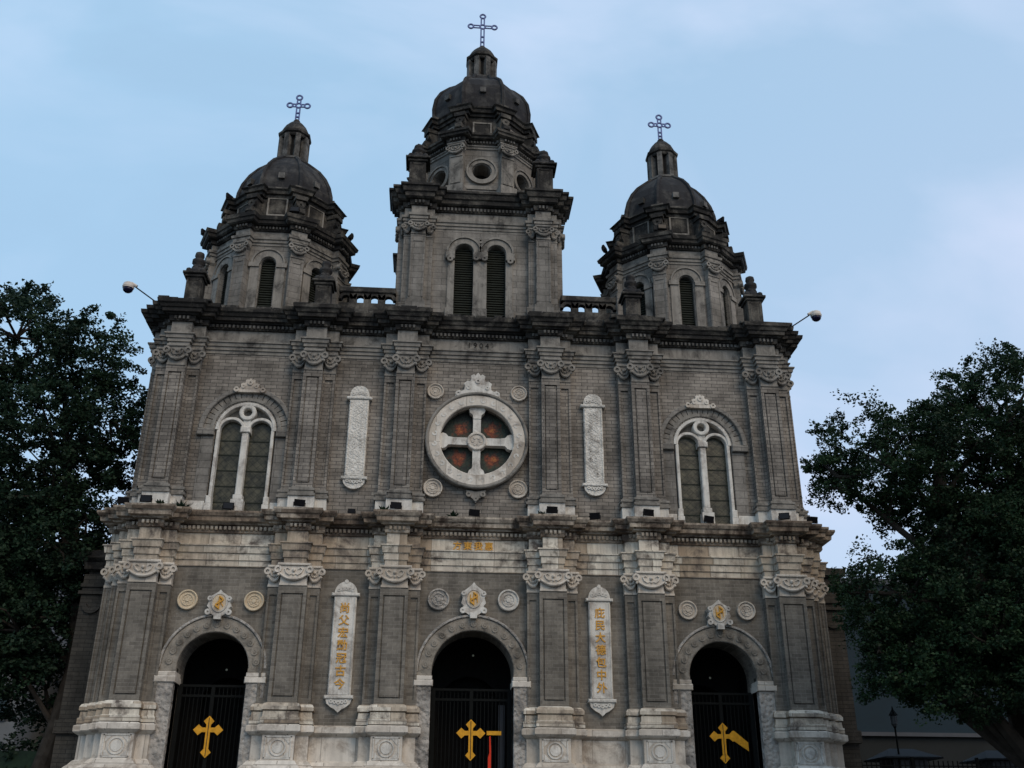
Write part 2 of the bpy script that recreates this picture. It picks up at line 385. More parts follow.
# ================================================================== CHURCH
church = empty('church', (0, 4, PZ), 'grey brick church with three domed towers, marble trim and golden crosses in its doorways', 'church')
church_off = Vector(church.location)
class PB(MB):
    """builder whose world coordinates are kept when parented to the church"""
    def build(s, name, mat, parent=None, **k):
        o = MB.build(s, name, mat, parent, **k)
        if parent is not None:
            p = parent; off = Vector((0, 0, 0))
            while p is not None: off += p.location; p = p.parent
            o.location = -off
        return o
PX = (-13.1, -7.22, -3.2, 3.2, 7.22, 13.1)
def pil(c, hf, hk, wall=True, y=.0):
    a = [(c-hk, .7+y), (c-hk, .35+y), (c-hf, .35+y), (c-hf, y), (c+hf, y), (c+hf, .35+y), (c+hk, .35+y), (c+hk, .7+y)]
    return a if wall else a[1:-1]
def corner(hf, sh=0):
    return [(-15.05+sh, 9), (-15.05+sh, 1.15), (-14.6+sh*.8, 1.15), (-14.6+sh*.8, .75), (-14.13+sh*.6, .75), (-14.13+sh*.6, .35), (-13.1-hf, .35), (-13.1-hf, 0)]
def mirror(p): return [(-x, y) for x, y in reversed(p)]
def outline(hf, hk, sh=0):
    left = corner(hf, sh)+pil(PX[0], hf, hk)[4:]+pil(PX[1], hf, hk)+pil(PX[2], hf, hk)
    return left+mirror(left)
# ---- facade walls
def wall(mb, z0, z1, arches, extra=None):
    pass
CW = {'side': (10.08, 1.37, 2.03), 'mid': (0, 1.6, 2.2)}
DO = [(-10.08, 1.37, 2.08, 'left'), (.02, 1.62, 2.26, 'middle'), (10.08, 1.37, 2.08, 'right')]
ZS = 7.95
w = PB()
for xc, r, ro, _ in DO:
    half = 2.9 if xc else 3.0
    w.archwall(xc-half, xc+half, PZ, 12.1, xc, r, PZ, ZS, .7, 1.2)
for s in (-1, 1):
    a, b = sorted((s*3.0, s*7.18)); w.add([(a, .7, PZ), (b, .7, PZ), (b, .7, 12.1), (a, .7, 12.1)], [(0, 1, 2, 3)])
    a, b = sorted((s*12.98, s*13.6)); w.add([(a, .7, PZ), (b, .7, PZ), (b, .7, 12.1), (a, .7, 12.1)], [(0, 1, 2, 3)])
w.build('wall', M['brick_low'], church)
w = PB()
for s in (-1, 1):
    w.archwall(s*10.08-2.9, s*10.08+2.9, 14.0, 21.7, 10.0 if s > 0 else -9.93, 1.28, 14.0, 17.93, .7, .45)
    a, b = sorted((s*3.0, s*7.18)); w.add([(a, .7, 14.0), (b, .7, 14.0), (b, .7, 21.7), (a, .7, 21.7)], [(0, 1, 2, 3)])
    a, b = sorted((s*12.98, s*13.6)); w.add([(a, .7, 14.0), (b, .7, 14.0), (b, .7, 21.7), (a, .7, 21.7)], [(0, 1, 2, 3)])
w.hole(-3, 3, 14.0, 21.7, 0, 17.75, 1.62, .7, .6, 0, 360, 64)
w.build('wall', M['brick_up'], church)
w = PB(); w.box(-14.4, 14.4, 1.95, 34, 10.6, 23.2); w.box(-14.4, 14.4, 6, 34, PZ, 10.6)
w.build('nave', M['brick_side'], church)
w = PB(); w.box(-14.3, 14.3, .95, 3, 13.2, 14.02); w.box(-14.3, 14.3, .95, 9, 23.05, 23.42); w.build('ledge_top', M['soot'], church)
# ---- pedestals and base mouldings
hfL, hkL = .56, 1.03
ped = [(.0, PZ), (.38, PZ), (.38, 4.25), (.30, 4.35), (.22, 4.42), (.12, 4.55), (.04, 4.6), (.04, 5.46)]
ledg = [(.04, 5.46), (.12, 5.5), (.20, 5.56), (.24, 5.6), (.24, 5.8), (.12, 5.86), (-.0, 5.9)]
leftA = corner(hfL, .22)+pil(PX[0], hfL, hkL)[4:]; leftA = leftA[:-1]+[(PX[0]+hkL, .7), (-12.06+.0, .7)][:1]
piecesL = [leftA, [(-8.26, .7), (-8.26, .36)][:0]+pil(PX[1], hfL, hkL)+pil(PX[2], hfL, hkL)]
for i, p in enumerate(piecesL):
    for mir in (0, 1):
        q = mirror(p) if mir else p
        PB().sweep(q, ped).build('pedestal', M['pedestal'], church)
        PB().sweep(q, ledg).build('pedestal_ledge', M['pedestal'], church)
band = [(.0, 5.88), (.17, 5.88), (.17, 6.08), (.12, 6.1), (.10, 6.32), (.04, 6.33), (.16, 6.37), (.16, 6.5), (.10, 6.6), (.0, 6.64)]
def bases(pts, prof, name, mat): PB().sweep(pts, prof).build(name, mat, church)
for s in (0, 1):
    q = leftA; bases(mirror(q) if s else q, band, 'pilaster_base', M['marble'])
    for c in PX[1:3]:
        q = pil(c, hfL, hkL); bases(mirror(q) if s else q, band, 'pilaster_base', M['marble'])
# carved panels on the pedestals
for c in PX:
    m = PB()
    m.ring(c, 5.02, .26, .31, -.075, -.03, n=28); m.ring(c, 5.02, .0, .2, -.065, -.03, n=20)
    for (a, b, z0, z1) in ((c-.5, c-.45, 4.64, 5.42), (c+.45, c+.5, 4.64, 5.42), (c-.5, c+.5, 4.62, 4.67), (c-.5, c+.5, 5.38, 5.43)): m.box(a, b, -.07, -.03, z0, z1)
    for sx in (-1, 1):
        for sz in (-1, 1): m.prism([(c+sx*.42, 5.02+sz*.34), (c+sx*.2, 5.02+sz*.34), (c+sx*.42, 5.02+sz*.12)], -.06, -.03)
    m.build('carved_panel', M['white'], church)
# ---- capitals
def capital(m, x, y, z0, z1, h, parts='LR'):
    """composite capital on a shaft face at depth y, half width h: necking, basket with a hanging garland, ears, abacus"""
    H = z1-z0; zt = z1-.13*H; n = 14
    m.box(x-h*.98, x+h*.98, y-.04, y+.3, z0, z0+.1*H)
    m.box(x-h*.93, x+h*.93, y-.01, y+.3, z0+.1*H, zt)
    wl = 1.2 if 'L' in parts else .95; wr = 1.2 if 'R' in parts else .95
    def px(t): return x+(h*wl*t if t < 0 else h*wr*t)
    low = [(px(t), z0+.26*H+.40*H*abs(t)**2.2) for t in [i/n*2-1 for i in range(n+1)]]
    m.prism(low+[(px(1), zt), (px(-1), zt)], y-.12, y+.25)
    m.tube([(a, y-.13, b) for a, b in low], [.03+.045*(1-abs(i/n*2-1)) for i in range(n+1)], 7)
    m.bbox(px(-.98), px(.98), y-.19, y+.3, zt, z1, .03)
    for s, w_ in ((-1, wl), (1, wr)):
        if ('L' if s < 0 else 'R') not in parts: continue
        r = .17*H; xv = x+s*h*w_*.93; zv = zt-.16*H
        m.ring(xv, zv, r*.45, r, y-.18, y, n=14); m.sphere((xv-s*.03, y-.12, zv-r*1.5), r*.42, 8)
    if h > .25:
        for s in (-1, 1):
            c = [(x+s*h*q, y-.14, z0+H*z) for q, z in ((.12, .5), (.3, .46), (.52, .56), (.62, .7), (.45, .78), (.3, .7))]
            m.tube(c, [.02, .04, .045, .04, .035, .02], 6)
        m.sphere((x, y-.14, z0+.66*H), .075, 8); m.sphere((x, y-.14, z0+.46*H), .05, 8)
def shaft(c, hf, hk, z0, z1, m):
    m.box(c-hf, c+hf, .08, .4, z0, z1); m.box(c-hk, c+hk, .42, .75, z0, z1)
    def panel(x0, x1, y, d, e, g):
        for a, b in ((x0, x0+e), (x1-e, x1)): m.box(a, b, y, y+d, z0, z1)
        m.box(x0+e, x1-e, y, y+d, z1-.3, z1); m.box(x0+e, x1-e, y, y+d, z0, z0+.22)
        if g: m.box(x0+e+g, x1-e-g, y+.015, y+d, z0+.22+g, z1-.3-g)
    panel(c-hf, c+hf, 0, .1, .13, .06)
    panel(c-hk, c-hf, .35, .08, .09, 0); panel(c+hf, c+hk, .35, .08, .09, 0)
def pilasters(hf, hk, z0, z1, zc, mat, matc, sh=0):
    for i, c in enumerate(PX):
        m = PB(); shaft(c, hf, hk, z0, z1, m); p = m.build('pilaster', mat, church)
        m = PB(); capital(m, c, 0, z1, zc, hf)
        for s in (-1, 1):
            fw = (hk-hf)/2+.02
            capital(m, c+s*(hk-fw+.02), .35, z1, zc-.02, fw, 'R' if s > 0 else 'L')
        m.build('capital', matc, p)
    for s in (-1, 1):
        m = PB(); mc = PB()
        for k, (xa, xb, y) in enumerate(((-13.95+sh*.6, -14.6+sh*.8, .75), (-14.5+sh*.8, -15.05+sh, 1.15))):
            a, b = sorted((-s*xa, -s*xb)); m.box(a, b, y, 2.2+4*k, z0, z1)
            o = s*abs(xb); m.box(*sorted((o-s*.02, o-s*.07)), y-.03, y+.02, z0, z1); m.box(*sorted((o-s*.16, o-s*.2)), y-.03, y+.02, z0+.1, z1-.1)
            wdt = min(abs(xb-xa), .5)/2; capital(mc, o-s*wdt, y, z1, zc-.02, wdt, 'R' if s > 0 else 'L')
            mc.box(*sorted((o-s*.9, o-s*.02)), y+.1, y+.9, z1, zc)
        p = m.build('corner_pier', mat, church); mc.build('capital', matc, p)
pilasters(hfL, hkL, 6.62, 11.12, 12.0, M['brick_low'], M['pedestal'], .15)
hfU, hkU = .41, .93
pilasters(hfU, hkU, 15.2, 20.6, 21.56, M['brick_up'], M['trim'], .6)
# upper base mouldings on white blocks
baseU = [(.0, 14.84), (.14, 14.841), (.15, 14.95), (.08, 14.97), (.08, 15.06), (.12, 15.08), (.12, 15.17), (.03, 15.19), (.03, 15.24), (.0, 15.26)]
blkU = [(.0, 13.9), (.07, 13.95), (.07, 14.84), (.0, 14.84)]
def each_pil(hf, hk, sh, prof, name, mat):
    la = corner(hf, sh)+pil(PX[0], hf, hk)[4:]
    for q in (la, pil(PX[1], hf, hk), pil(PX[2], hf, hk)):
        PB().sweep(q, prof).build(name, mat, church); PB().sweep(mirror(q), prof).build(name, mat, church)
each_pil(hfU+.06, hkU, .55, blkU, 'plinth_block', M['white']); each_pil(hfU, hkU, .55, baseU, 'base_moulding', M['trim'])
for s in (-1, 1):
    c = 10.0 if s > 0 else -9.93
    for a, b in ((s*10.16-2.0, c-1.34), (c+1.34, s*10.16+2.0)): PB().bbox(a, b, .62, .75, 13.9, 14.72, .02).build('plinth_block', M['white'], church)
# ---- lower entablature
OL = outline(.39, .93, .15)
PB().sweep(OL, [(-.3, 11.98), (.05, 11.98), (.05, 12.22), (.10, 12.24), (.10, 12.5), (.16, 12.53), (.2, 12.78), (.25, 12.8), (.25, 12.85), (.02, 12.88)]).build('architrave', M['marble'], church)
PB().sweep(OL, [(.02, 12.88), (.02, 13.36), (.06, 13.38)]).build('frieze', M['marble'], church)
lc = PB().sweep(OL, [(.02, 13.36), (.10, 13.37), (.12, 13.44), (.12, 13.66), (.28, 13.68), (.30, 13.74), (.45, 13.78), (.47, 13.94), (.53, 13.98), (.6, 14.1), (.6, 14.18), (.3, 14.2), (-.25, 14.21)]).build('cornice', M['ledge'], church)
PB().dentils(OL, .12, 13.48, 13.62, .1, .08, .1).build('dentils', M['marble'], lc)
# ---- upper entablature
OU = outline(hfU, hkU, .55)
PB().sweep(OU, [(-.3, 21.55), (.04, 21.55), (.04, 21.7), (.10, 21.71), (.10, 21.86), (.16, 21.87), (.18, 22.02), (.24, 22.04), (.24, 22.1), (.03, 22.14)]).build('architrave', M['trim'], church)
PB().sweep(OU, [(.03, 22.14), (.03, 22.7), (.06, 22.72)]).build('frieze', M['trim'], church)
uc = PB().sweep(OU, [(.03, 22.7), (.14, 22.71), (.16, 22.95), (.26, 22.97), (.30, 23.02), (.42, 23.04), (.44, 23.2), (.50, 23.22), (.55, 23.34), (.63, 23.4), (.66, 23.56), (.3, 23.6), (-.3, 23.61)]).build('cornice', M['soot'], church)
PB().dentils(OU, .16, 22.76, 22.9, .09, .09, .1).build('dentils', M['lantern'], uc)
# broken blocking stones along the upper ledge
m = PB(); x = -14.2
while x < 14.2:
    wd = random.uniform(.35, .8)
    nearp = min(abs(x+wd/2-p) for p in PX) < 1.05
    yy = -.52 if nearp else .16
    m.bbox(x, x+wd-.03, yy+random.uniform(.02, .12), yy+1.2, 23.58, 23.66+random.uniform(.02, .14), .03); x += wd
m.build('blocking_course', M['soot'], church)

# ---- portals
for xc, r, ro, nm in DO:
    m = PB(); m.ring(xc, ZS, r, ro-.1, .47, .72, 0, 180, 40, .03); a = m.build('portal_arch', M['arch'], church)
    m = PB(); m.ring(xc, ZS, ro-.1, ro, .40, .72, 0, 180, 40, .02); m.build('arch_moulding', M['jamb'], a)
    # carved studs on the archivolt
    m = PB()
    for i in range(13):
        an = R(8+164*i/12); rr = (r+ro-.1)/2; px, pz = xc+rr*math.cos(an), ZS+rr*math.sin(an)
        m.ring(px, pz, .06, .13, .435, .5, n=12); m.disc(px, pz, .05, .43, .5, 8)
    m.build('carving', M['arch'], a)
    for s in (-1, 1):
        x0, x1 = sorted((xc+s*r, xc+s*ro)); 
        j = PB().bbox(x0, x1, .40, 1.2, PZ, 7.38, .02).build('jamb', M['jamb'], church)
        i0, i1 = sorted((xc+s*(r-.07), xc+s*(ro+.04)))
        PB().bbox(i0, i1, .34, 1.3, 7.38, 7.62, .03).bbox(i0+.04, i1-.04, .38, 1.3, 7.62, 7.78, .02).build('impost', M['pedestal'], j)
        PB().box(x0, x1, .47, .9, 7.78, ZS).build('arch_foot', M['arch'], a)
    # vestibule
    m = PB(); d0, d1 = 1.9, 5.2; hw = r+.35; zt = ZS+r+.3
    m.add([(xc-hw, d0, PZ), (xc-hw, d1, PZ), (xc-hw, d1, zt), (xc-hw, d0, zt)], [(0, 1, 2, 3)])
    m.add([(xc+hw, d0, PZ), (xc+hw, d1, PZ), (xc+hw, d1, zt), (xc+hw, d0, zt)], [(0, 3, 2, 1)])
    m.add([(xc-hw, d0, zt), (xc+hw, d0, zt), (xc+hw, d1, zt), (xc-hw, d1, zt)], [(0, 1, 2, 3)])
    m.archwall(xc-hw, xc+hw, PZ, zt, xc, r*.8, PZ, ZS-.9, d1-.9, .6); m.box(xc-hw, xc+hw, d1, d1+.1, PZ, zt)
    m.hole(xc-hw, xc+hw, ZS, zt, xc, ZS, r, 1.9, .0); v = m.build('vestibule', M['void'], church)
    # gate
    zt = 7.43; gy = 1.25; hb = r-.03
    m = PB(); m.box(xc-hb, xc-hb+.16, gy-.05, gy+.06, PZ, zt); m.box(xc+hb-.16, xc+hb, gy-.05, gy+.06, PZ, zt)
    for z in (zt-.1, 6.95, 4.25, PZ+.1): m.box(xc-hb+.16, xc+hb-.16, gy-.035, gy+.035, z, z+.09)
    m.box(xc-.07, xc+.07, gy-.04, gy+.045, PZ, zt-.1)
    n = int((2*hb-.32)/.15)
    for i in range(1, n):
        xx = xc-hb+.16+(2*hb-.32)*i/n
        if abs(xx-xc) > .08: m.box(xx-.013, xx+.013, gy-.013, gy+.013, PZ, zt-.1)
    gt = m.build('gate', M['iron'], church)
    # golden cross on the gate: arms with arrow-shaped ends
    m = PB(); cz = 5.73; hw = .085; al = .57
    def arm(dx, dz, ln):
        px, pz = -dz, dx
        pts = [(hw, 0), (hw, ln-.33), (.2, ln-.2), (.0, ln), (-.2, ln-.2), (-hw, ln-.33), (-hw, 0)]
        poly = [(xc+dx*b+px*a, cz+dz*b+pz*a) for a, b in pts]
        if dx*1 - 0 == 0: pass
        m.prism(poly, gy-.1, gy-.06)
    arm(1, 0, al); arm(-1, 0, al); arm(0, 1, .52); arm(0, -1, 1.02)
    m.box(xc-hw, xc+hw, gy-.101, gy-.061, cz-hw, cz+hw)
    cr = m.build('gate_cross', M['gold'], gt, label='golden cross with arrow shaped ends on the %s gate' % nm)
    m = PB(); m.box(xc-.012, xc+.012, gy-.112, gy-.098, cz-.95, cz+.45); m.build('leaf_gap', M['louvre'], cr)
    m = PB(); m.tube([(xc, 2.9, ZS+r+.1), (xc, 2.9, 9.0 if nm == 'middle' else 8.3)], .012, 6); pe = m.build('pendant_rod', M['iron'], v)
    zl = 9.0 if nm == 'middle' else 8.25
    PB().sphere((xc+.1, 2.9, zl), .045, 10).build('pendant_bulb', M['bulb'], pe)
    if nm == 'middle':
        PB().bbox(xc+.62, xc+1.2, gy-.09, gy-.04, cz-.07, cz+.09, .01).build('gold_band', M['gold'], gt)
        m = PB(); m.prism([(xc+.70, PZ), (xc+.88, PZ), (xc+.87, 5.2), (xc+.84, 5.75), (xc+.79, 5.72), (xc+.80, 5.1), (xc+.74, 4.9), (xc+.72, 4.4)], 2.3, 2.34)
        m.build('red_banner', M['red'], v)
        PB().box(xc+1.13, xc+1.38, 2.0, 2.2, PZ, 6.9).build('door_post', M['wall_grey'], v)
    if nm == 'right':
        m = PB(); m.prism([(xc+.34, cz+.2), (xc+.44, cz+.22), (xc+.98, cz-.22), (xc+.98, cz-.55), (xc+.34, cz-.12)], gy-.097, gy-.057)
        m.build('gold_band', M['gold'], gt)
# ---- keystone emblems and medallions
def emblem(xc, zb, zt, hw, nm):
    H = zt-zb; m = PB(); zc = zb+.5*H
    pr = [(-.5, 0), (-.3, .03), (-.14, -.06), (.14, -.06), (.3, .03), (.5, 0), (.46, .16), (.40, .24), (.50, .34), (.44, .5), (.52, .64), (.36, .74), (.26, .80), (.1, .9), (0, 1), (-.1, .9), (-.26, .8), (-.36, .74), (-.52, .64), (-.44, .5), (-.5, .34), (-.4, .24), (-.46, .16)]
    m.prism([(xc+a*2*hw, zb+b*H) for a, b in reversed(pr)], .34, .72)
    for s in (-1, 1):
        m.ring(xc+s*hw*.86, zb+.1*H, .04, .12, .29, .4, n=14); m.ring(xc+s*hw*.8, zb+.64*H, .03, .1, .29, .4, n=12)
    m.box(xc-.14, xc+.14, .22, .6, zb-.2, zb+.02)
    e = m.build('keystone_emblem', M['white'], church)
    m = PB(); n = 28; zo = zb+.47*H
    pts = [(xc+.29*math.cos(2*math.pi*i/n), .33, zo+.36*math.sin(2*math.pi*i/n)) for i in range(n+1)]
    m.tube(pts, .035, 6, False); m.build('oval_rim', M['white'], e)
    PB().disc(xc, zo, .26, .32, .36, 24, 1, 1.25).build('oval_field', M['cream'], e)
    m = PB()
    s_ = [(xc+.13*math.sin(t*1.0)*(1 if 1 else 0), .29, zo+.22-.44*i/16) for i, t in enumerate([math.pi*2*k/16 for k in range(17)])]
    m.tube(s_, .04, 6); m.tube([(xc, .3, zo-.26), (xc, .3, zo+.26)], .03, 6)
    if nm != 'left': m.tube([(xc-.14, .3, zo-.12), (xc-.14, .3, zo+.16)], .018, 6); m.tube([(xc+.14, .3, zo-.16), (xc+.14, .3, zo+.12)], .018, 6); m.tube([(xc-.14, .3, zo), (xc+.14, .3, zo)], .016, 6)
    else: m.tube([(xc-.16, .3, zo-.15), (xc, .3, zo+.12), (xc+.16, .3, zo-.15)], .02, 6)
    m.build('monogram', M['gold_text'], e, label='gold monogram in the oval above the %s doorway' % nm)
emblem(0, 10.22, 11.5, .5, 'middle'); emblem(-10.08, 9.98, 10.97, .47, 'left'); emblem(10.08, 9.98, 11.0, .47, 'right')
def medal(x, z, r, mat, name='medallion'):
    m = PB(); m.ring(x, z, r*.82, r, .56, .72, n=32, bev=.02); m.disc(x, z, r*.84, .62, .7, 28)
    m.ring(x, z, r*.5, r*.62, .585, .66, n=24, bev=.01); m.ring(x, z, 0, r*.2, .58, .66, n=14)
    for i in range(8):
        a = 2*math.pi*i/8; m.disc(x+r*.36*math.cos(a), z+r*.36*math.sin(a), r*.1, .6, .66, 8)
    return m.build(name, mat, church)
for x, z, r, mt in ((-1.42, 10.83, .44, 'jamb'), (1.43, 10.85, .44, 'white'), (-11.4, 10.6, .4, 'cream'), (-8.78, 10.6, .4, 'cream'), (8.84, 10.6, .39, 'pedestal'), (11.3, 10.63, .39, 'pedestal')): medal(x, z, r, M[mt])
for x, z in ((-1.87, 20.07), (1.84, 20.1), (-1.83, 15.57), (1.81, 15.62)): medal(x, z, .37 if z > 18 else .41, M['pedestal'])
# ---- couplet plaques
def plaque(xc, z0, z1, zt, zf, hs, hh, chars=None):
    m = PB(); m.bbox(xc-hs, xc+hs, .5, .72, z0, z1, .03)
    m.bbox(xc-hh, xc+hh, .44, .72, z1, z1+.13, .03)
    H = zt-z1-.13; hd = [(xc+hs*1.0*math.cos(R(a)), z1+.13+H*(1 if not chars else .9)*max(0, math.sin(R(a)))**(.75 if not chars else 1)) for a in range(0, 181, 12)]
    m.prism(hd, .5, .72); (m.disc(xc, zt-.05, .08, .48, .7, 10) if chars else None)
    m.bbox(xc-hh, xc+hh, .44, .72, z0-.13, z0, .03)
    D = z0-.13-zf
    ft = [(xc+hh*.85*math.cos(R(a)), z0-.13+D*math.sin(R(a))) for a in range(180, 361, 15)] if not chars else [(xc-hh*.9, z0-.13), (xc-hh*.8, z0-.13-D*.35), (xc-hh*.5, z0-.13-D*.62), (xc-hh*.25, z0-.13-D*.75), (xc, zf), (xc+hh*.25, z0-.13-D*.75), (xc+hh*.5, z0-.13-D*.62), (xc+hh*.8, z0-.13-D*.35), (xc+hh*.9, z0-.13)]
    m.prism(list(reversed(ft)), .52, .72)
    for s in (-1, 1): m.box(*sorted((xc+s*(hs-.08), xc+s*(hs-.04))), .475, .52, z0+.08, z1-.08)
    p = m.build('plaque', M['white'] if chars else M['carved'], church)
    m = PB()
    for zz, ss in ((z1+.13+H*.35, 1), (z0-.13-D*.3, -1)):
        for i in range(-2, 3): m.ring(xc+i*.14, zz-.03*abs(i)*ss, .03, .075, .47, .53, n=10)
    if not chars:
        zz = z1-.3; i = 0
        while zz > z0+.25:
            for s in (-1, 1):
                a0 = random.uniform(0, 360); m.ring(xc+s*random.uniform(.08, .2), zz+random.uniform(-.05, .05), .045, .085, .486, .52, a0, a0+random.choice((200, 300)), 10)
            m.tube([(xc+.2*math.sin(i*1.4), .505, zz), (xc+.2*math.sin(i*1.4+.7), .50, zz-.09), (xc+.2*math.sin(i*1.4+1.4), .505, zz-.17)], .022, 5)
            zz -= .17; i += 1
    m.build('carving', M['white'], p)
    if chars:
        # sunk field
        n = len(chars)
        text_mesh(chars, .43, M['gold_text'], None, 'inscription', xc, .485, z1-.5, .018, .006, (z1-z0-.9)/(n-1)).parent = p
        o = [c for c in p.children if c.name.startswith('inscription')][0]; o.location = -p.location-church.location
plaque(-5.15, 7.0, 10.85, 11.5, 6.36, .45, .56, '尚父宏勳冠古今')
plaque(5.15, 7.0, 10.85, 11.52, 6.36, .45, .56, '庇民大德包中外')
plaque(-5.17, 15.94, 19.5, 20.15, 15.4, .42, .55); plaque(5.13, 15.94, 19.5, 20.15, 15.4, .42, .55)
o = text_mesh('方東我惠', .37, M['gold_text'], None, 'inscription', -.72, .66, 13.06, .02, .006, -.44); o.parent = church; o.location = -church.location
o['label'] = 'four gilded characters on the marble frieze over the middle doorway'
o = text_mesh('1904', .36, M['soot'], None, 'date', -.42, .655, 22.42, .015, .0, -.27); o.parent = church; o.location = -church.location
# ---- rose window
m = PB(); m.ring(0, 17.75, 1.6, 2.1, .38, .75, n=72, bev=.03); rw = m.build('rose_window', M['pedestal'], church)
PB().ring(0, 17.75, 2.1, 2.24, .32, .75, n=72, bev=.04).build('outer_moulding', M['trim'], rw)
m = PB()
for i in range(24):
    a = 2*math.pi*(i+.5)/24; m.ring(1.85*math.cos(a), 17.75+1.85*math.sin(a), .05, .12, .366, .4, math.degrees(a), math.degrees(a)+270, 10)
m.build('ring_carving', M['white'], rw)
m = PB(); W_ = .17; y0 = .62
m.box(-W_, W_, y0, .95, 16.2, 19.3); m.box(-1.55, -W_, y0+.004, .95, 17.75-W_, 17.75+W_); m.box(W_, 1.55, y0+.004, .95, 17.75-W_, 17.75+W_)
for a in range(4):
    c, s_ = math.cos(R(a*90)), math.sin(R(a*90)); px, pz = 1.36*c, 17.75+1.36*s_
    m.prism([(px+u*-s_+v*c, pz+u*c+v*s_) for u, v in [(.17, -.3), (.19, -.12), (.31, -.02), (.36, .12), (.3, .25), (-.3, .25), (-.36, .12), (-.31, -.02), (-.19, -.12), (-.17, -.3)]], y0-.03, .94)
m.build('tracery', M['white'], rw)
m = PB(); m.ring(0, 17.75, .3, .42, .52, .9, n=32, bev=.03); m.disc(0, 17.75, .31, .58, .9, 28)
for i in range(6): a = 2*math.pi*i/6; m.disc(.17*math.cos(a), 17.75+.17*math.sin(a), .07, .55, .6, 8)
m.build('boss', M['pedestal'], rw)
PB().disc(0, 17.75, 1.62, 1.02, 1.05, 48).build('stained_glass', M['rose'], rw)
m = PB()
for i in range(1, 8):
    z = 17.75-1.6+.4*i; hw = math.sqrt(max(0, 2.5-(z-17.75)**2)); m.box(-hw, hw, .99, 1.01, z-.012, z+.012)

def crest(xc, z0, w, h, y0, y1):
    pr = [(-1, 0), (-.98, .22), (-.84, .3), (-.72, .2), (-.6, .22), (-.58, .42), (-.62, .55), (-.48, .62), (-.34, .58), (-.3, .7), (-.32, .86), (-.18, .92), (-.12, .84), (0, 1), (.12, .84), (.18, .92), (.32, .86), (.3, .7), (.34, .58), (.48, .62), (.62, .55), (.58, .42), (.6, .22), (.72, .2), (.84, .3), (.98, .22), (1, 0)]
    m = PB(); m.prism([(xc+a*w, z0+b*h-(abs(a)**2)*h*.32) for a, b in reversed(pr)], y0, y1)
    for s in (-1, 1): m.ring(xc+s*w*.86, z0-h*.1, .05, .12, y0-.04, y1, n=14); m.ring(xc+s*w*.42, z0+h*.22, .04, .1, y0-.03, y1, n=12)
    m.ring(xc, z0+h*.55, .05, .12, y0-.04, y1, n=14)
    return m
crest(0, 20.02, 1.0, .95, .42, .7).build('crest', M['white'], rw)
m = PB(); m.prism([(-.45, 15.5), (0, 15.42), (.45, 15.5), (.3, 15.25), (.12, 15.1), (0, 14.92), (-.12, 15.1), (-.3, 15.25)][::-1], .5, .7)
for s in (-1, 1): m.ring(s*.3, 15.3, .05, .12, .46, .6, n=12)
m.ring(0, 15.1, .04, .11, .46, .6, n=12); m.build('pendant_scroll', M['trim'], rw)
# ---- twin-light windows
for sx in (-1, 1):
    xc = 10.0 if sx > 0 else -9.93; zs = 17.93
    m = PB()
    for i in range(21):
        a0 = 180*i/21+.6; a1 = 180*(i+1)/21-.6; m.ring(xc, zs, 1.3, 1.78, .62+.012*(i % 2), .74, a0, a1, 2)
    m.ring(xc, zs, 1.36, 1.5, .59, .72, 0, 180, 36); wn = m.build('arched_window', M['trim'], church)
    m = PB(); m.ring(xc, zs, 1.78, 1.98, .48, .74, 0, 180, 40, .03)
    for s in (-1, 1): m.bbox(*sorted((xc+s*1.3, xc+s*2.02)), .48, .74, zs-.3, zs, .03); m.box(*sorted((xc+s*1.3, xc+s*1.84)), .64, .74, 14.2, zs-.3)
    m.build('hood_moulding', M['brick_trim'], wn)
    PB().prism([(xc-1.36, 14.0), (xc+1.36, 14.0), (xc+1.36, zs)]+[(xc+1.36*math.cos(R(a)), zs+1.36*math.sin(R(a))) for a in range(10, 180, 10)]+[(xc-1.36, zs)], .98, 1.1).build('tympanum', M['trim'], wn)
    m = PB(); m.ring(xc, zs, 1.14, 1.29, .6, .97, 0, 180, 40, .02)
    for s in (-1, 1):
        m.bbox(*sorted((xc+s*1.08, xc+s*1.22)), .62, .97, 14.9, zs, .02); m.bbox(*sorted((xc+s*1.06, xc+s*1.3)), .56, .97, 14.6, 14.95, .03); m.box(*sorted((xc+s*1.04, xc+s*1.32)), .52, .97, 14.0, 14.6)
    m.bbox(xc-.14, xc+.14, .6, .97, 15.0, zs-.12, .04); m.bbox(xc-.22, xc+.22, .54, .97, zs-.12, zs+.14, .03); m.bbox(xc-.2, xc+.2, .56, .97, 14.8, 15.02, .03); m.box(xc-.26, xc+.26, .52, .97, 14.0, 14.8)
    for s in (-1, 1): m.ring(xc+s*.62, zs, .47, .6, .64, .96, 0, 180, 24, .02)
    m.ring(xc, 18.76, .19, .37, .6, .95, n=28, bev=.03)
    m.prism([(xc-.1, zs+.1), (xc+.1, zs+.1), (xc+.16, 18.42), (xc-.16, 18.42)], .68, .97)
    m.build('stone_frame', M['white'], wn)
    for s in (-1, 1):
        c = xc+s*.62; poly = [(c-.5, 14.0), (c+.5, 14.0), (c+.5, zs)]+[(c+.5*math.cos(R(a)), zs+.5*math.sin(R(a))) for a in range(15, 180, 15)]+[(c-.5, zs)]
        gl = PB().prism(poly, .93, .97).build('leaded_light', M['glass'], wn)
        m = PB()
        for z in (14.75, 15.45, 16.15, 16.85, 17.5): m.box(c-.48, c+.48, .905, .94, z, z+.045)
        m.build('glazing_bars', M['louvre'], gl)
    PB().disc(xc, 18.76, .2, .93, .96, 16).build('oculus', M['trim'], wn)
    crest(xc, 19.8, .66, .5, .44, .72).build('crest', M['pedestal'], wn)

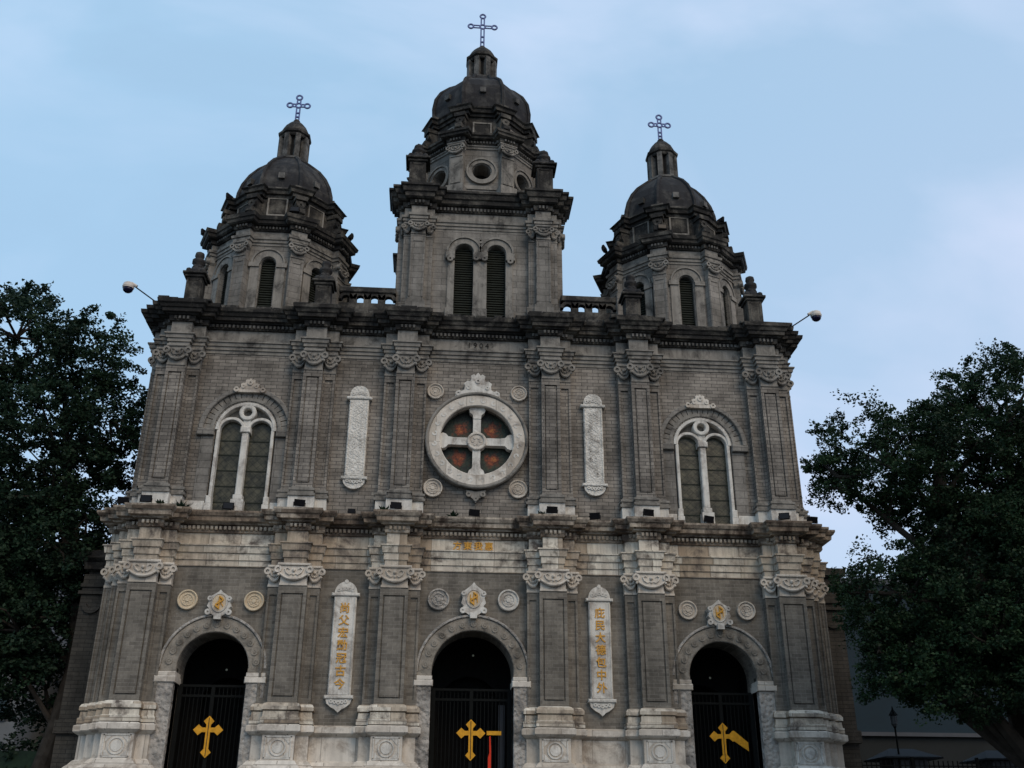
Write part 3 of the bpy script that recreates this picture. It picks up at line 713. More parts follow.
# ================================================================== TOWERS
def frame(cx, cy, ang, ap):
    """local x along the face, y inwards, origin on the face centre; ang 0 = facing the camera"""
    return Matrix.Translation((cx, cy, 0)) @ Matrix.Rotation(ang, 4, 'Z') @ Matrix.Translation((0, -ap, 0))
def octo(cx, cy, ap, a0=22.5):
    Rv = ap/math.cos(R(22.5)); return [(cx+Rv*math.cos(R(-90-22.5+45*k)), cy+Rv*math.sin(R(-90-22.5+45*k))) for k in range(8)]
def octo_piers(cx, cy, ap, pw, pd):
    Rv = ap/math.cos(R(22.5)); pts = []
    for k in range(8):
        a = R(-90-22.5+45*k); d = Vector((math.cos(a), math.sin(a))); t = Vector((-d.y, d.x))
        ro = Rv+pd-.05
        def onface(sgn):   # where the pier's side meets the wall
            back = Rv-(pw/2)*math.tan(R(22.5)); return d*back+t*sgn*pw/2
        for p in (onface(-1), d*ro-t*pw/2, d*ro+t*pw/2, onface(1)): pts.append((cx+p.x, cy+p.y))
    return pts
def metal_cross(m, cx, cy, z0, zc, zt, hw, r=.042):
    g_ = .09
    for s in (-1, 1): m.tube([(cx+s*g_, cy, z0), (cx+s*g_, cy, zc-.17)], r, 6)
    for z in (z0+.25*(zc-z0), z0+.5*(zc-z0)): m.tube([(cx-g_, cy, z), (cx+g_, cy, z)], r*1.5, 6)
    def rg(x, z, q=.15): m.tube([(x+q*math.cos(2*math.pi*i/16), cy, z+q*math.sin(2*math.pi*i/16)) for i in range(17)], r*1.35, 6, False)
    rg(cx, zc, .15); rg(cx-hw+.15, zc); rg(cx+hw-.15, zc); rg(cx, zt-.15)
    for s in (-1, 1):
        m.tube([(cx+s*.13, cy, zc+g_), (cx+s*(hw-.28), cy, zc+g_)], r, 6); m.tube([(cx+s*.13, cy, zc-g_), (cx+s*(hw-.28), cy, zc-g_)], r, 6)
        m.tube([(cx+s*g_, cy, zc+.13), (cx+s*g_, cy, zt-.28)], r, 6)
    return m
def crown(tower, cx, cy, zA, zAt, apA, zR, zD, dprof, zl0, zl1, zl2, rl, cross, pan, lean=0):
    """attic ring, dome, lantern, cross"""
    m = PB(); m.sweep(octo(cx, cy, apA), [(-.4, zA), (.28, zA), (.28, zA+.25), (.1, zA+.35), (0, zA+.4), (0, zAt)], True)
    at = m.build('attic', M['soot'], tower)
    for k in range(8):
        m = PB(); mf = PB()
        for q in (m, mf): q.M = frame(cx, cy, R(45*k), apA)
        p0, p1 = pan; m.box(-.42, .42, -.05, .0, p0, p1); m.box(-.34, .34, -.07, -.04, p0+.08, p1-.08)
        for (a, b, c, d) in ((-.5, .5, p1, p1+.08), (-.5, .5, p0-.08, p0), (-.5, -.42, p0, p1), (.42, .5, p0, p1)): mf.box(a, b, -.09, 0, c, d)
        m.build('panel', M['soot'], at); mf.build('panel_frame', M['trim'], at)
    for k in range(8):
        m = PB()
        a = R(45*k+22.5); Rv = apA/math.cos(R(22.5)); m.M = frame(cx, cy, a, Rv)
        H = zAt-zA
        # scrolled console: side outline extruded sideways
        prof = [(.1, .38), (-.52, .38), (-.58, .52), (-.44, .66), (-.3, .74), (-.26, .9), (-.34, 1.05), (-.42, 1.2), (-.34, H), (.1, H)]
        n = len(prof); vs = [(-.24, y, zA+z) for y, z in prof]+[(.24, y, zA+z) for y, z in prof]
        m.add(vs, [tuple(range(n-1, -1, -1)), tuple(range(n, 2*n))]+[(i, (i+1) % n, (i+1) % n+n, i+n) for i in range(n)])
        m.box(-.3, .3, -.5, .1, zA+H-.28, zA+H-.05)
        m.bbox(-.2, .2, -.66, -.3, zA+.55, zA+.85, .04); m.ring(0, zA+1.15, .06, .2, -.46, -.2, n=12)
        m.build('console', M['soot'], at)
    m = PB(); m.sweep(octo_piers(cx, cy, apA, .6, .2), [(0, zAt), (.1, zAt), (.12, zAt+.15), (.24, zAt+.17), (.28, zAt+.33), (.36, zAt+.38), (.38, zR), (.1, zR+.04), (.06, zR+.1), (0, zD), (-.5, zD)], True)
    m.build('attic_cornice', M['soot'], at)
    m = PB(); m.lathe([(r_/math.cos(R(22.5))*.97, z) for r_, z in dprof], 8, cx, cy, R(22.5)); dm = m.build('dome', M['dome'], tower)
    for k in range(8):
        m = PB()
        a = R(22.5+45*k); m.tube([(cx+r_/math.cos(R(22.5))*.98*math.cos(a), cy+r_/math.cos(R(22.5))*.98*math.sin(a), z) for r_, z in dprof], .11, 6)
        m.build('dome_rib', M['dome'], dm)
    for k in range(8):
        m = PB()
        z = dprof[1][1]+.15; m.M = frame(cx, cy, R(45*k), dprof[1][0]); m.box(-.16, .16, -.06, .3, z-.1, z+.22); 
        m.build('dome_vent', M['lantern'], dm)
    # lantern
    m = PB(); m.lathe([(rl*1.15, zl0-.15), (rl*1.15, zl0), (rl*.72, zl0+.05), (rl*.72, zl1)], 8, cx, cy, R(22.5)); ln = m.build('lantern', M['void'], tower)  # core in shade colour, for the dark gaps between the posts
    m = PB(); m.lathe([(rl*1.12, zl0-.12), (rl*1.12, zl0+.14), (rl*1.0, zl0+.18)], 8, cx, cy, R(22.5))
    for k in range(8):
        m.M = frame(cx, cy, R(45*k+22.5), rl*1.02); m.box(-.125*rl/.75, .125*rl/.75, -.03, .3, zl0+.1, zl1-.12)
    m.M = None; m.build('lantern_post', M['lantern'], ln); m = PB(); m.lathe([(rl*.98, zl1-.2), (rl*1.04, zl1-.14), (rl*1.04, zl1-.05), (rl*1.16, zl1), (rl*1.18, zl1+.12), (rl*.9, zl1+.16)], 8, cx, cy, R(22.5))
    m.build('lantern_rim', M['soot'], ln)
    Hc = zl2-zl1-.12; m = PB()
    m.lathe([(rl*1.0, zl1+.12), (rl*.98, zl1+.12+Hc*.15), (rl*.8, zl1+.12+Hc*.42), (rl*.5, zl1+.12+Hc*.68), (rl*.22, zl1+.12+Hc*.82), (rl*.24, zl1+.12+Hc*.9), (rl*.12, zl2)], 16, cx, cy)
    m.build('lantern_cap', M['soot'], ln, smooth=False)
    z0, zc, zt, hw = cross
    metal_cross(PB(), cx, cy, zl2-.05, zc, zt, hw).build('tower_cross', M['blue_metal'], tower)
def finial(x, y, z0, h=2.9, w=.42, parent=None, nm='finial', pf=.62):
    m = PB(); b = z0; P = h*pf
    m.bbox(x-w*1.1, x+w*1.1, y-w*1.1, y+w*1.1, b, b+.2, .02); m.bbox(x-w*.82, x+w*.82, y-w*.82, y+w*.82, b+.2, b+P-.22, .02)
    for (a, c, z0_, z1_) in ((-.55, -.47, .5, P-.35), (.47, .55, .5, P-.35), (-.55, .55, P-.42, P-.35), (-.55, .55, .45, .52)): m.box(x+w*a, x+w*c, y-w*.87, y-w*.8, b+z0_, b+z1_)
    m.bbox(x-w*1.0, x+w*1.0, y-w*1.0, y+w*1.0, b+P-.26, b+P-.12, .03); m.bbox(x-w*1.22, x+w*1.22, y-w*1.22, y+w*1.22, b+P-.12, b+P, .03)
    f = m.build(nm, M['soot'], parent)
    m = PB(); H = h-P
    for sx in (-1, 1):
        for sy in (-1, 1): m.sphere((x+sx*w*.72, y+sy*w*.72, b+P+.1), w*.34, 8)
    for k in range(6): a = k*1.047; m.sphere((x+w*.42*math.cos(a), y+w*.42*math.sin(a), b+P+.3*H), w*.3, 8)
    m.lathe([(w*.95, b+P), (w*.85, b+P+.14*H), (w*.6, b+P+.32*H), (w*.42, b+P+.42*H), (w*.72, b+P+.5*H), (w*.7, b+P+.62*H), (w*.36, b+P+.7*H), (w*.52, b+P+.8*H), (w*.46, b+P+.92*H), (.03, b+h)], 12, x, y)
    m.build('pine_cone', M['dome'], f, smooth=True)
    return f
def louvres(m, x0, x1, y, z0, z1, step=.13):
    z = z0
    while z < z1: m.add([(x0, y-.02, z), (x1, y-.02, z), (x1, y+.07, z+step*.75), (x0, y+.07, z+step*.75), (x0, y-.02, z+.03), (x1, y-.02, z+.03), (x1, y+.07, z+step*.75+.03), (x0, y+.07, z+step*.75+.03)],
                        [(0, 3, 2, 1), (4, 5, 6, 7), (0, 1, 5, 4), (1, 2, 6, 5), (2, 3, 7, 6), (3, 0, 4, 7)]); z += step
# -- side bell towers
def side_tower(sx):
    cx, cy, ap = (10.18 if sx > 0 else -10.07), 5.0, 3.08; zb = 23.5; hw = ap*math.tan(R(22.5)); zsp = 26.98
    m = PB()
    for k in range(8):
        m.M = frame(cx, cy, R(45*k), ap); m.archwall(-hw, hw, zb, 28.0, 0, .34, zb, zsp, 0, .35)
    tw = m.build('bell_tower', M['brick_trim'], church)
    for k in range(8):
        m = PB(); m.M = frame(cx, cy, R(45*k), ap)
        m.ring(0, zsp, .37, .72, -.1, .05, 0, 180, 20, .02); m.ring(0, zsp, .72, .8, -.16, .05, 0, 180, 20)
        for s in (-1, 1): m.box(*sorted((s*.4, s*.9)), -.16, .05, zsp-.22, zsp)
        for s in (-1, 1): m.box(*sorted((s*.39, s*.82)), -.09, .05, zb+.9, zsp-.22); m.box(*sorted((s*.36, s*.9)), -.2, .05, zb, zb+.9)
        wn = m.build('louvred_window', M['trim'], tw)
        m = PB(); m.M = frame(cx, cy, R(45*k), ap); m.box(-.4, .4, .3, .34, zb, 27.5)
        louvres(m, -.37, .37, .18, zb+.1, 27.35)
        m.build('louvre', M['louvre'], wn)
    for k in range(8):
        a = R(22.5+45*k); Rv = ap/math.cos(R(22.5)); m = PB(); m.M = frame(cx, cy, a, Rv+.2)
        m.box(-.34, .34, 0, .6, 24.2, 27.3); m.box(-.44, .44, -.12, .6, zb, 24.2)
        m.box(-.31, -.24, -.03, .02, 24.4, 27.1); m.box(.24, .31, -.03, .02, 24.4, 27.1); m.box(-.2, .2, -.03, .02, 26.95, 27.05)
        p = m.build('corner_pilaster', M['brick_trim'], tw)
        m = PB(); m.M = frame(cx, cy, a, Rv+.2); capital(m, 0, 0, 27.25, 28.02, .34); m.build('capital', M['trim'], p)
    op = octo_piers(cx, cy, ap, .72, .2)
    PB().sweep(op, [(-.1, 27.98), (.04, 27.98), (.04, 28.1), (.1, 28.12), (.1, 28.26), (.16, 28.28), (.18, 28.4), (.03, 28.44), (.03, 28.78), (.06, 28.8)], True).build('entablature', M['trim'], tw)
    c = PB().sweep(op, [(.03, 28.75), (.12, 28.78), (.14, 28.98), (.28, 29.0), (.36, 29.06), (.38, 29.2), (.44, 29.24), (.48, 29.42), (.3, 29.46), (-.4, 29.47)], True).build('cornice', M['soot'], tw)
    PB().dentils(op, .13, 28.83, 28.95, .08, .08, .1, True).build('dentils', M['lantern'], c)
    crown(tw, cx, cy, 29.4, 31.1, 2.5, 31.5, 31.85, [(2.45, 31.8), (2.4, 32.4), (2.25, 33.0), (1.98, 33.6), (1.6, 34.15), (1.2, 34.55), (.95, 34.8), (.78, 34.95)], 34.95, 36.72, 38.05, .78, (0, 39.05, 39.75, .62), (30.15, 31.05))
    # stone cap over the tower floor
    m = PB(); m.lathe([(3.2, zb-.1), (3.2, zb+.02), (.1, zb+.06)], 8, cx, cy, R(22.5)); m.build('tower_floor', M['soot'], tw)
    return tw
side_tower(-1); side_tower(1)
# -- middle tower
def square(c, h, fw, kd=.3, inset=.0):
    """square plan with stepped corner piers; half width h, pier front face proud by kd"""
    cx, cy = c; pts = []
    for k in range(4):
        M_ = frame(cx, cy, R(90*k), h)
        face = [(-h+.0, 0), (-h+.02+.02, 0)]
        loc = [(-h, .02), (-h+.34, .02), (-h+.34, -kd), (-h+.34+fw, -kd), (-h+.34+fw, .02), (-h+1.42, .02), (-h+1.42, .3), (h-1.42, .3), (h-1.42, .02), (h-.34-fw, .02), (h-.34-fw, -kd), (h-.34, -kd), (h-.34, .02), (h, .02)]
        for x, y in loc[:-1] if k else loc[:-1]:
            p = M_ @ Vector((x, y, 0)); pts.append((p.x, p.y))
    return pts
def middle_tower():
    cx, cy, h = 0.03, 5.0, 3.72; zb = 23.5; SQ = square((cx, cy), h, .72, .25)
    m = PB()
    for k in range(4):
        m.M = frame(cx, cy, R(90*k), h-.3)
        m.archwall(-2.42, 0, zb, 29.1, -.78, .45, zb, 27.9, 0, .4); m.archwall(0, 2.42, zb, 29.1, .78, .45, zb, 27.9, 0, .4)
    tw = m.build('square_tower', M['brick_trim'], church)
    for k in range(4):
        m = PB(); m.M = frame(cx, cy, R(90*k), h-.3)
        for s in (-1, 1):
            m.ring(s*.78, 27.9, .46, .76, -.1, .05, 0, 180, 24, .02); m.ring(s*.78, 27.9, .76, .86, -.17, .05, 0, 180, 24)
            m.box(s*.78-.78, s*.78-.46, -.07, .05, 24.7, 27.4); m.box(s*.78+.46, s*.78+.78, -.07, .05, 24.7, 27.4)
            m.box(*sorted((s*.78+s*.45, s*.78+s*.84)), -.22, .05, zb, 24.75); m.bbox(*sorted((s*.78+s*.45, s*.78+s*.9)), -.2, .05, 27.46, 27.88, .03)
            m.ring(s*1.45, 27.42, .05, .15, -.24, .0, n=12)
        m.box(-.34, .34, -.22, .05, zb, 24.75); m.bbox(-.36, .36, -.2, .05, 27.46, 27.88, .03); m.ring(-.2, 27.5, .05, .14, -.25, 0, n=12); m.ring(.2, 27.5, .05, .14, -.25, 0, n=12)
        m.ring(0, 28.55, .05, .16, -.14, .0, n=14)
        wn = m.build('twin_window', M['trim'], tw)
        m = PB(); m.M = frame(cx, cy, R(90*k), h-.3); m.box(-1.3, 1.3, .36, .4, zb, 28.3)
        for s in (-1, 1): louvres(m, s*.78-.45, s*.78+.45, .2, zb+.2, 28.15)
        m.build('louvre', M['louvre'], wn)
        for s in (-1, 1):
            m = PB(); m.M = frame(cx, cy, R(90*k), h); c = s*(h-.34-.36)
            m.box(c-.36, c+.36, -.25, .3, 24.9, 28.55); m.box(c-.7, c+.7, .02, .6, 24.9, 28.5); m.box(c-.46, c+.46, -.36, .3, zb, 24.75); m.box(c-.42, c+.42, -.31, .3, 24.75, 24.9); m.box(c-.78, c+.74, -.07, .6, zb, 24.85)
            m.box(c-.33, c-.26, -.28, -.22, 25.05, 28.4); m.box(c+.26, c+.33, -.28, -.22, 25.05, 28.4); m.box(c-.22, c+.22, -.28, -.22, 28.1, 28.3)
            for q in (-.6, .56): m.box(c+q, c+q+.05, -.01, .06, 25.05, 28.3)
            p = m.build('corner_pilaster', M['brick_trim'], tw)
            m = PB(); m.M = frame(cx, cy, R(90*k), h); capital(m, c, -.25, 28.5, 29.22, .36)
            capital(m, c-.55, .02, 28.48, 29.2, .16, 'L'); capital(m, c+.53, .02, 28.48, 29.2, .16, 'R'); m.build('capital', M['trim'], p)
    PB().sweep(SQ, [(-.2, 29.2), (.02, 29.2), (.02, 29.34), (.08, 29.36), (.08, 29.5), (.14, 29.52), (.16, 29.64), (.02, 29.68), (.02, 30.12), (.05, 30.14)], True).build('entablature', M['trim'], tw)
    c = PB().sweep(SQ, [(.02, 30.1), (.1, 30.13), (.12, 30.4), (.24, 30.42), (.34, 30.48), (.36, 30.68), (.44, 30.72), (.5, 30.94), (.58, 30.98), (.58, 31.1), (.3, 31.14), (-.5, 31.12)], True).build('cornice', M['soot'], tw)
    PB().dentils(SQ, .11, 30.18, 30.34, .09, .09, .1, True).build('dentils', M['lantern'], c)
    PB().sweep(SQ, [(-.3, 29.0), (-.02, 29.0), (-.02, 29.21), (-.3, 29.21)], True).build('necking', M['trim'], tw)
    m = PB(); m.box(-3.6, 3.6, cy-3.6, cy+3.6, 30.7, 31.05); m.build('tower_roof', M['soot'], tw)
    for sx in (-1, 1):
        for sy in (-1, 1): finial(sx*3.2, cy+sy*3.2, 31.05, 3.25, .5, tw, pf=.68)
    # drum with round windows
    ap = 3.0; hw = ap*math.tan(R(22.5)); m = PB()
    for k in range(8):
        m.M = frame(cx, cy, R(45*k), ap); m.hole(-hw, hw, 30.75, 34.4, 0, 33.0, .46, 0, .95, 0, 360, 32)
    dr = m.build('drum', M['brick_trim'], tw)
    for k in range(8):
        m = PB(); mo = PB()
        for q in (m, mo): q.M = frame(cx, cy, R(45*k), ap)
        m.ring(0, 33.0, .5, .7, -.1, .05, n=28, bev=.02); m.ring(0, 33.0, .7, .8, -.16, .05, n=28); m.box(-.85, .85, -.06, .03, 31.9, 32.12); mo.box(-.6, .6, .93, .97, 32.4, 33.6)
        wn = m.build('round_window', M['trim'], tw); mo.build('window_void', M['void'], wn)  # dark sheet painted as the shade inside the round window
    Rv = ap/math.cos(R(22.5))
    for k in range(8):
        m = PB(); mc = PB()
        for q in (m, mc): q.M = frame(cx, cy, R(45*k+22.5), Rv+.22)
        m.box(-.36, .36, 0, .6, 31.9, 33.75); m.box(-.28, .28, -.04, .02, 32.1, 33.55); m.box(-.46, .46, -.14, .6, 30.75, 31.95)
        pts = [(-.25, .2), (-.75, .2), (-.72, .5), (-.5, .62), (-.34, .9), (-.2, 1.3), (-.05, 1.45)]
        capital(mc, 0, 0, 33.72, 34.42, .36)
        dp = m.build('drum_pilaster', M['trim'], tw); mc.build('drum_capital', M['trim'], dp)
    op = octo_piers(cx, cy, ap, .76, .27)
    PB().sweep(op, [(-.1, 34.38), (.05, 34.38), (.05, 34.5), (.1, 34.52), (.1, 34.6), (.02, 34.62)], True).build('drum_entablature', M['trim'], dr)
    c = PB().sweep(op, [(.02, 34.58), (.12, 34.62), (.14, 34.8), (.26, 34.82), (.36, 34.86), (.38, 34.96), (.46, 35.0), (.48, 35.12), (.3, 35.16), (-.4, 35.18)], True).build('drum_cornice', M['soot'], dr)
    PB().dentils(op, .13, 34.65, 34.77, .08, .08, .09, True).build('drum_dentils', M['lantern'], dr)
    crown(tw, cx, cy, 35.16, 36.85, 2.5, 37.25, 37.7, [(2.62, 37.6), (2.66, 38.4), (2.56, 39.1), (2.3, 39.65), (1.85, 40.15), (1.4, 40.5), (1.1, 40.75), (.95, 41.1)], 41.1, 42.75, 44.05, .82, (0, 45.55, 46.5, .84), (35.5, 36.4))
middle_tower()
# -- parapet arcade between the towers
for sx in (-1, 1):
    m = PB(); y = 1.5; x0, x1 = sorted((sx*3.9, sx*6.55)); m.bbox(x0, x1, y-.22, y+.3, 25.32, 25.62, .04); m.box(x0, x1, y-.15, y+.2, 23.5, 24.78)
    n = 4; wd = (x1-x0)/n
    for i in range(n):
        c = x0+wd*(i+.5); m.ring(c, 24.98, wd/2-.13, wd/2+.02, y-.14, y+.15, 0, 180, 14)
        if i: m.box(x0+wd*i-.17, x0+wd*i+.17, y-.14, y+.15, 24.6, 25.3)
    m.build('parapet_arcade', M['soot'], church)
for sx in (-1, 1):
    finial(sx*13.05, .95, 23.5, 3.4, .43, church); finial(sx*7.2, .95, 23.5, 3.2, .43, church)
# -- side aisle behind
for sx in (-1, 1):
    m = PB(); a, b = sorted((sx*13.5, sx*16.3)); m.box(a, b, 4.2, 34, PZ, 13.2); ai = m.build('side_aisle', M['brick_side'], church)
    m = PB(); e = sx*16.35; q = [(sx*14.3, 4.0), (e, 4.0), (e, 34)]
    if sx > 0: pass
    else: q = [(e, 34), (e, 4.0), (sx*14.3, 4.0)]
    m.sweep(q, [(-.1, 12.1), (.1, 12.15), (.12, 12.4), (.3, 12.5), (.34, 12.8), (.55, 12.95), (.6, 13.25), (.2, 13.3), (-.3, 13.6), (-.3, 12.1)]); m.build('aisle_cornice', M['soot'], ai)
    m = PB(); c = sx*15.85; m.box(c-.5, c+.5, 3.0, 4.4, PZ, 12.1); m.box(c-.6, c+.6, 2.85, 4.4, 5.7, 6.2); m.box(c-.6, c+.6, 2.88, 4.4, 11.25, 11.4); m.box(c-.56, c+.56, 2.92, 4.4, 11.55, 11.7)
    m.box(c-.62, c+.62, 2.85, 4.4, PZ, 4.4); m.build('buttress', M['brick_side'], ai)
    m = PB(); m.ring(c, 10.85, .2, .4, 2.9, 3.02, 180, 360, 14); m.build('buttress_swag', M['brick_side'], ai)

# ================================================================== THINGS ON THE CHURCH
def floodlight(loc, rz, tilt, label, up=.1, group='floodlights standing on the lower marble ledge', s=1.0):
    e = empty('floodlight', loc, label, 'floodlight', group, rz); e.scale = (s, s, s)
    Mt = Matrix.Translation((0, 0, .26+up*0)) @ Matrix.Rotation(tilt, 4, 'X')
    m = MB(); m.M = Mt; w_, h_ = .25, .16
    m.prism([(-w_, -h_), (w_, -h_), (w_, h_), (-w_, h_)], -.06, .05); vs = [(-w_, .05, -h_), (w_, .05, -h_), (w_, .05, h_), (-w_, .05, h_), (-.14, .16, -.09), (.14, .16, -.09), (.14, .16, .09), (-.14, .16, .09)]
    m.add(vs, [(4, 5, 6, 7), (0, 1, 5, 4), (1, 2, 6, 5), (2, 3, 7, 6), (3, 0, 4, 7)]); m.build('housing', M['lamp_black'], e)
    m = MB(); m.M = Mt; m.box(-.21, .21, -.07, -.055, -.13, .13); m.build('lens', M['lens'], e)
    m = MB(); m.tube([(-.27, 0, .28), (-.27, 0, .02), (.27, 0, .02), (.27, 0, .28)], .018, 6); m.build('bracket', M['lamp_black'], e)
    return e
FL = [(-14.35, -.02, 'black floodlight on the outer end of the left ledge corner'), (-13.35, -.35, 'black floodlight before the leftmost white plinth block'), (-10.2, .35, 'black floodlight at the foot of the left twin window'),
      (-7.22, -.35, 'black floodlight before the second white plinth block from the left'), (-5.15, .35, 'small black floodlight on the ledge under the left carved plaque'), (-3.3, -.35, 'black floodlight before the plinth block left of the rose window'), (-.05, .35, 'black floodlight on the ledge under the rose window'),
      (3.15, -.35, 'black floodlight before the plinth block right of the rose window'), (5.05, .35, 'black floodlight on the ledge under the right carved plaque'), (7.2, -.35, 'black floodlight before the second white plinth block from the right'),
      (9.95, .35, 'black floodlight at the foot of the right twin window'), (13.0, -.35, 'black floodlight before the rightmost white plinth block'), (14.35, .05, 'black floodlight on the outer end of the right ledge corner')]
for i, (x, y, lb) in enumerate(FL):
    floodlight((x, y, 14.21), R(random.uniform(-22, 22)), R(random.uniform(-5, 30)), lb, s=.88 if i != 4 else .6)
TL = [(-12.75, 3.6, 31.6, 60, 'dark spotlight high on the left flank of the left dome'), (-13.75, 3.7, 29.45, 60, 'dark spotlight on the outer cornice corner of the left tower'),
      (-6.5, 3.5, 29.45, -60, 'dark spotlight on the inner cornice corner of the left tower'), (-9.0, 1.25, 29.46, 0, 'small dark spotlight on the front cornice of the left tower'),
      (6.5, 3.5, 29.45, 60, 'dark spotlight on the inner cornice corner of the right tower'), (12.75, 3.6, 31.6, -60, 'dark spotlight high on the right flank of the right dome'), (9.0, 1.25, 29.46, 0, 'small dark spotlight on the front cornice of the right tower'),
      (13.6, .35, 23.62, -30, 'dark spotlight beside the finial on the right end of the roof ledge'), (-13.75, .35, 23.62, 30, 'dark spotlight beside the finial on the left end of the roof ledge')]
for x, y, z, rz, lb in TL: floodlight((x, y, z), R(rz), R(-10), lb, group='spotlights on the towers', s=.9)
for sx, lb in ((-1, 'white dome camera on a slanting arm off the left roof corner'), (1, 'white dome camera on a slanting arm off the right roof corner')):
    e = empty('security_camera', (sx*14.35, .0, 23.62), lb, 'security camera', 'security cameras at the two roof corners')
    tip = (sx*1.32, -.1, .78)
    m = MB(); m.tube([(0, 0, 0), (sx*1.05, -.1, .72)], .03, 6); m.box(-.1, .1, -.1, .1, -.03, .05); m.build('arm', M['lamp_black'], e)
    m = MB(); m.tube([(sx*.95, -.1, .72), (sx*1.2, -.1, .84), (sx*1.34, -.1, .84)], [.07, .1, .08], 8); m.lathe([(.24, .6), (.26, .68), (.22, .84), (.1, .92)], 16, tip[0], tip[1]); m.build('housing', M['cam_white'], e, smooth=False)
    m = MB(); m.lathe([(.02, .38), (.12, .41), (.2, .48), (.235, .6)], 16, tip[0], tip[1]); m.build('dome_cover', M['cam_dome'], e, smooth=True)
# weeds rooted in the ledges
def weed(x, y, z, n, s, lb):
    m = MB()
    for i in range(n):
        a = random.uniform(0, 6.28); l = random.uniform(.4, 1)*s; d = Vector((math.cos(a)*.7, math.sin(a)*.5-.2, random.uniform(.2, 1))).normalized()
        p = Vector((random.uniform(-.3, .3)*s, 0, 0)); q = p+d*l; t = Vector((-d.y, d.x, .3)).normalized()*.06
        m.add([tuple(p-t*.3), tuple((p+q)/2-t), tuple(q), tuple((p+q)/2+t)], [(0, 1, 2, 3)])
    m.build('weed', M['leafL'], loc=(x, y, z), label=lb, cat='weed', group='weeds growing on the marble ledge')
weed(-12.0, .2, 14.2, 40, .5, 'tufted weed on the ledge between left pilaster and twin window')
weed(-3.75, -.3, 14.2, 22, .35, 'small weed beside the floodlight left of the rose window')
weed(-.9, .25, 14.2, 22, .35, 'small weed left of the floodlight under the rose window')
weed(2.75, -.3, 14.2, 20, .3, 'small weed on the ledge right below the rose window')
weed(-12.75, -.35, 14.2, 18, .3, 'low weed right of the leftmost plinth floodlight')

# ================================================================== TREES
def leaves_mesh(name, centers, radii, per, size, mat, parent, seed, flat=.7):
    rg = np.random.default_rng(seed); C = np.repeat(np.array(centers), per, axis=0); rr = np.repeat(np.array(radii), per)
    n = len(C); d = rg.normal(size=(n, 3)); d /= np.linalg.norm(d, axis=1, keepdims=True)
    off = d*(rr*rg.uniform(.1, 1, n)**.6)[:, None]*np.array([1, 1, flat])
    sd_ = rg.normal(size=(len(centers), 3)); sd_[:, 2] -= .25; sd_ /= np.linalg.norm(sd_, axis=1, keepdims=True); sd_ = np.repeat(sd_, per, axis=0)
    dt = (off*sd_).sum(1, keepdims=True); off = (off-dt*sd_)*.62+dt*sd_*1.7
    P = C+off
    a = rg.normal(size=(n, 3)); a[:, 2] *= .6; a /= np.linalg.norm(a, axis=1, keepdims=True)
    b = np.cross(a, rg.normal(size=(n, 3))); b /= np.linalg.norm(b, axis=1, keepdims=True)
    s = (size*rg.uniform(.6, 1.3, n))[:, None]; a *= s; b *= s*.62
    c = np.cross(a, b); c /= np.linalg.norm(c, axis=1, keepdims=True); c *= s*.18
    V = np.stack([P-a*.5, P+b*.5+c-a*.1, P+a*.5, P-b*.5+c-a*.1], 1).reshape(-1, 3)
    me = bpy.data.meshes.new(name); me.vertices.add(4*n); me.vertices.foreach_set('co', V.ravel().astype(np.float32))
    me.loops.add(4*n); me.loops.foreach_set('vertex_index', np.arange(4*n, dtype=np.int32))
    me.polygons.add(n); me.polygons.foreach_set('loop_start', np.arange(0, 4*n, 4, dtype=np.int32))
    try: me.polygons.foreach_set('loop_total', np.full(n, 4, dtype=np.int32))
    except Exception: pass
    me.materials.append(mat); me.update(calc_edges=True); me.validate()
    o = bpy.data.objects.new(name, me); COL.objects.link(o); o.parent = parent; return o
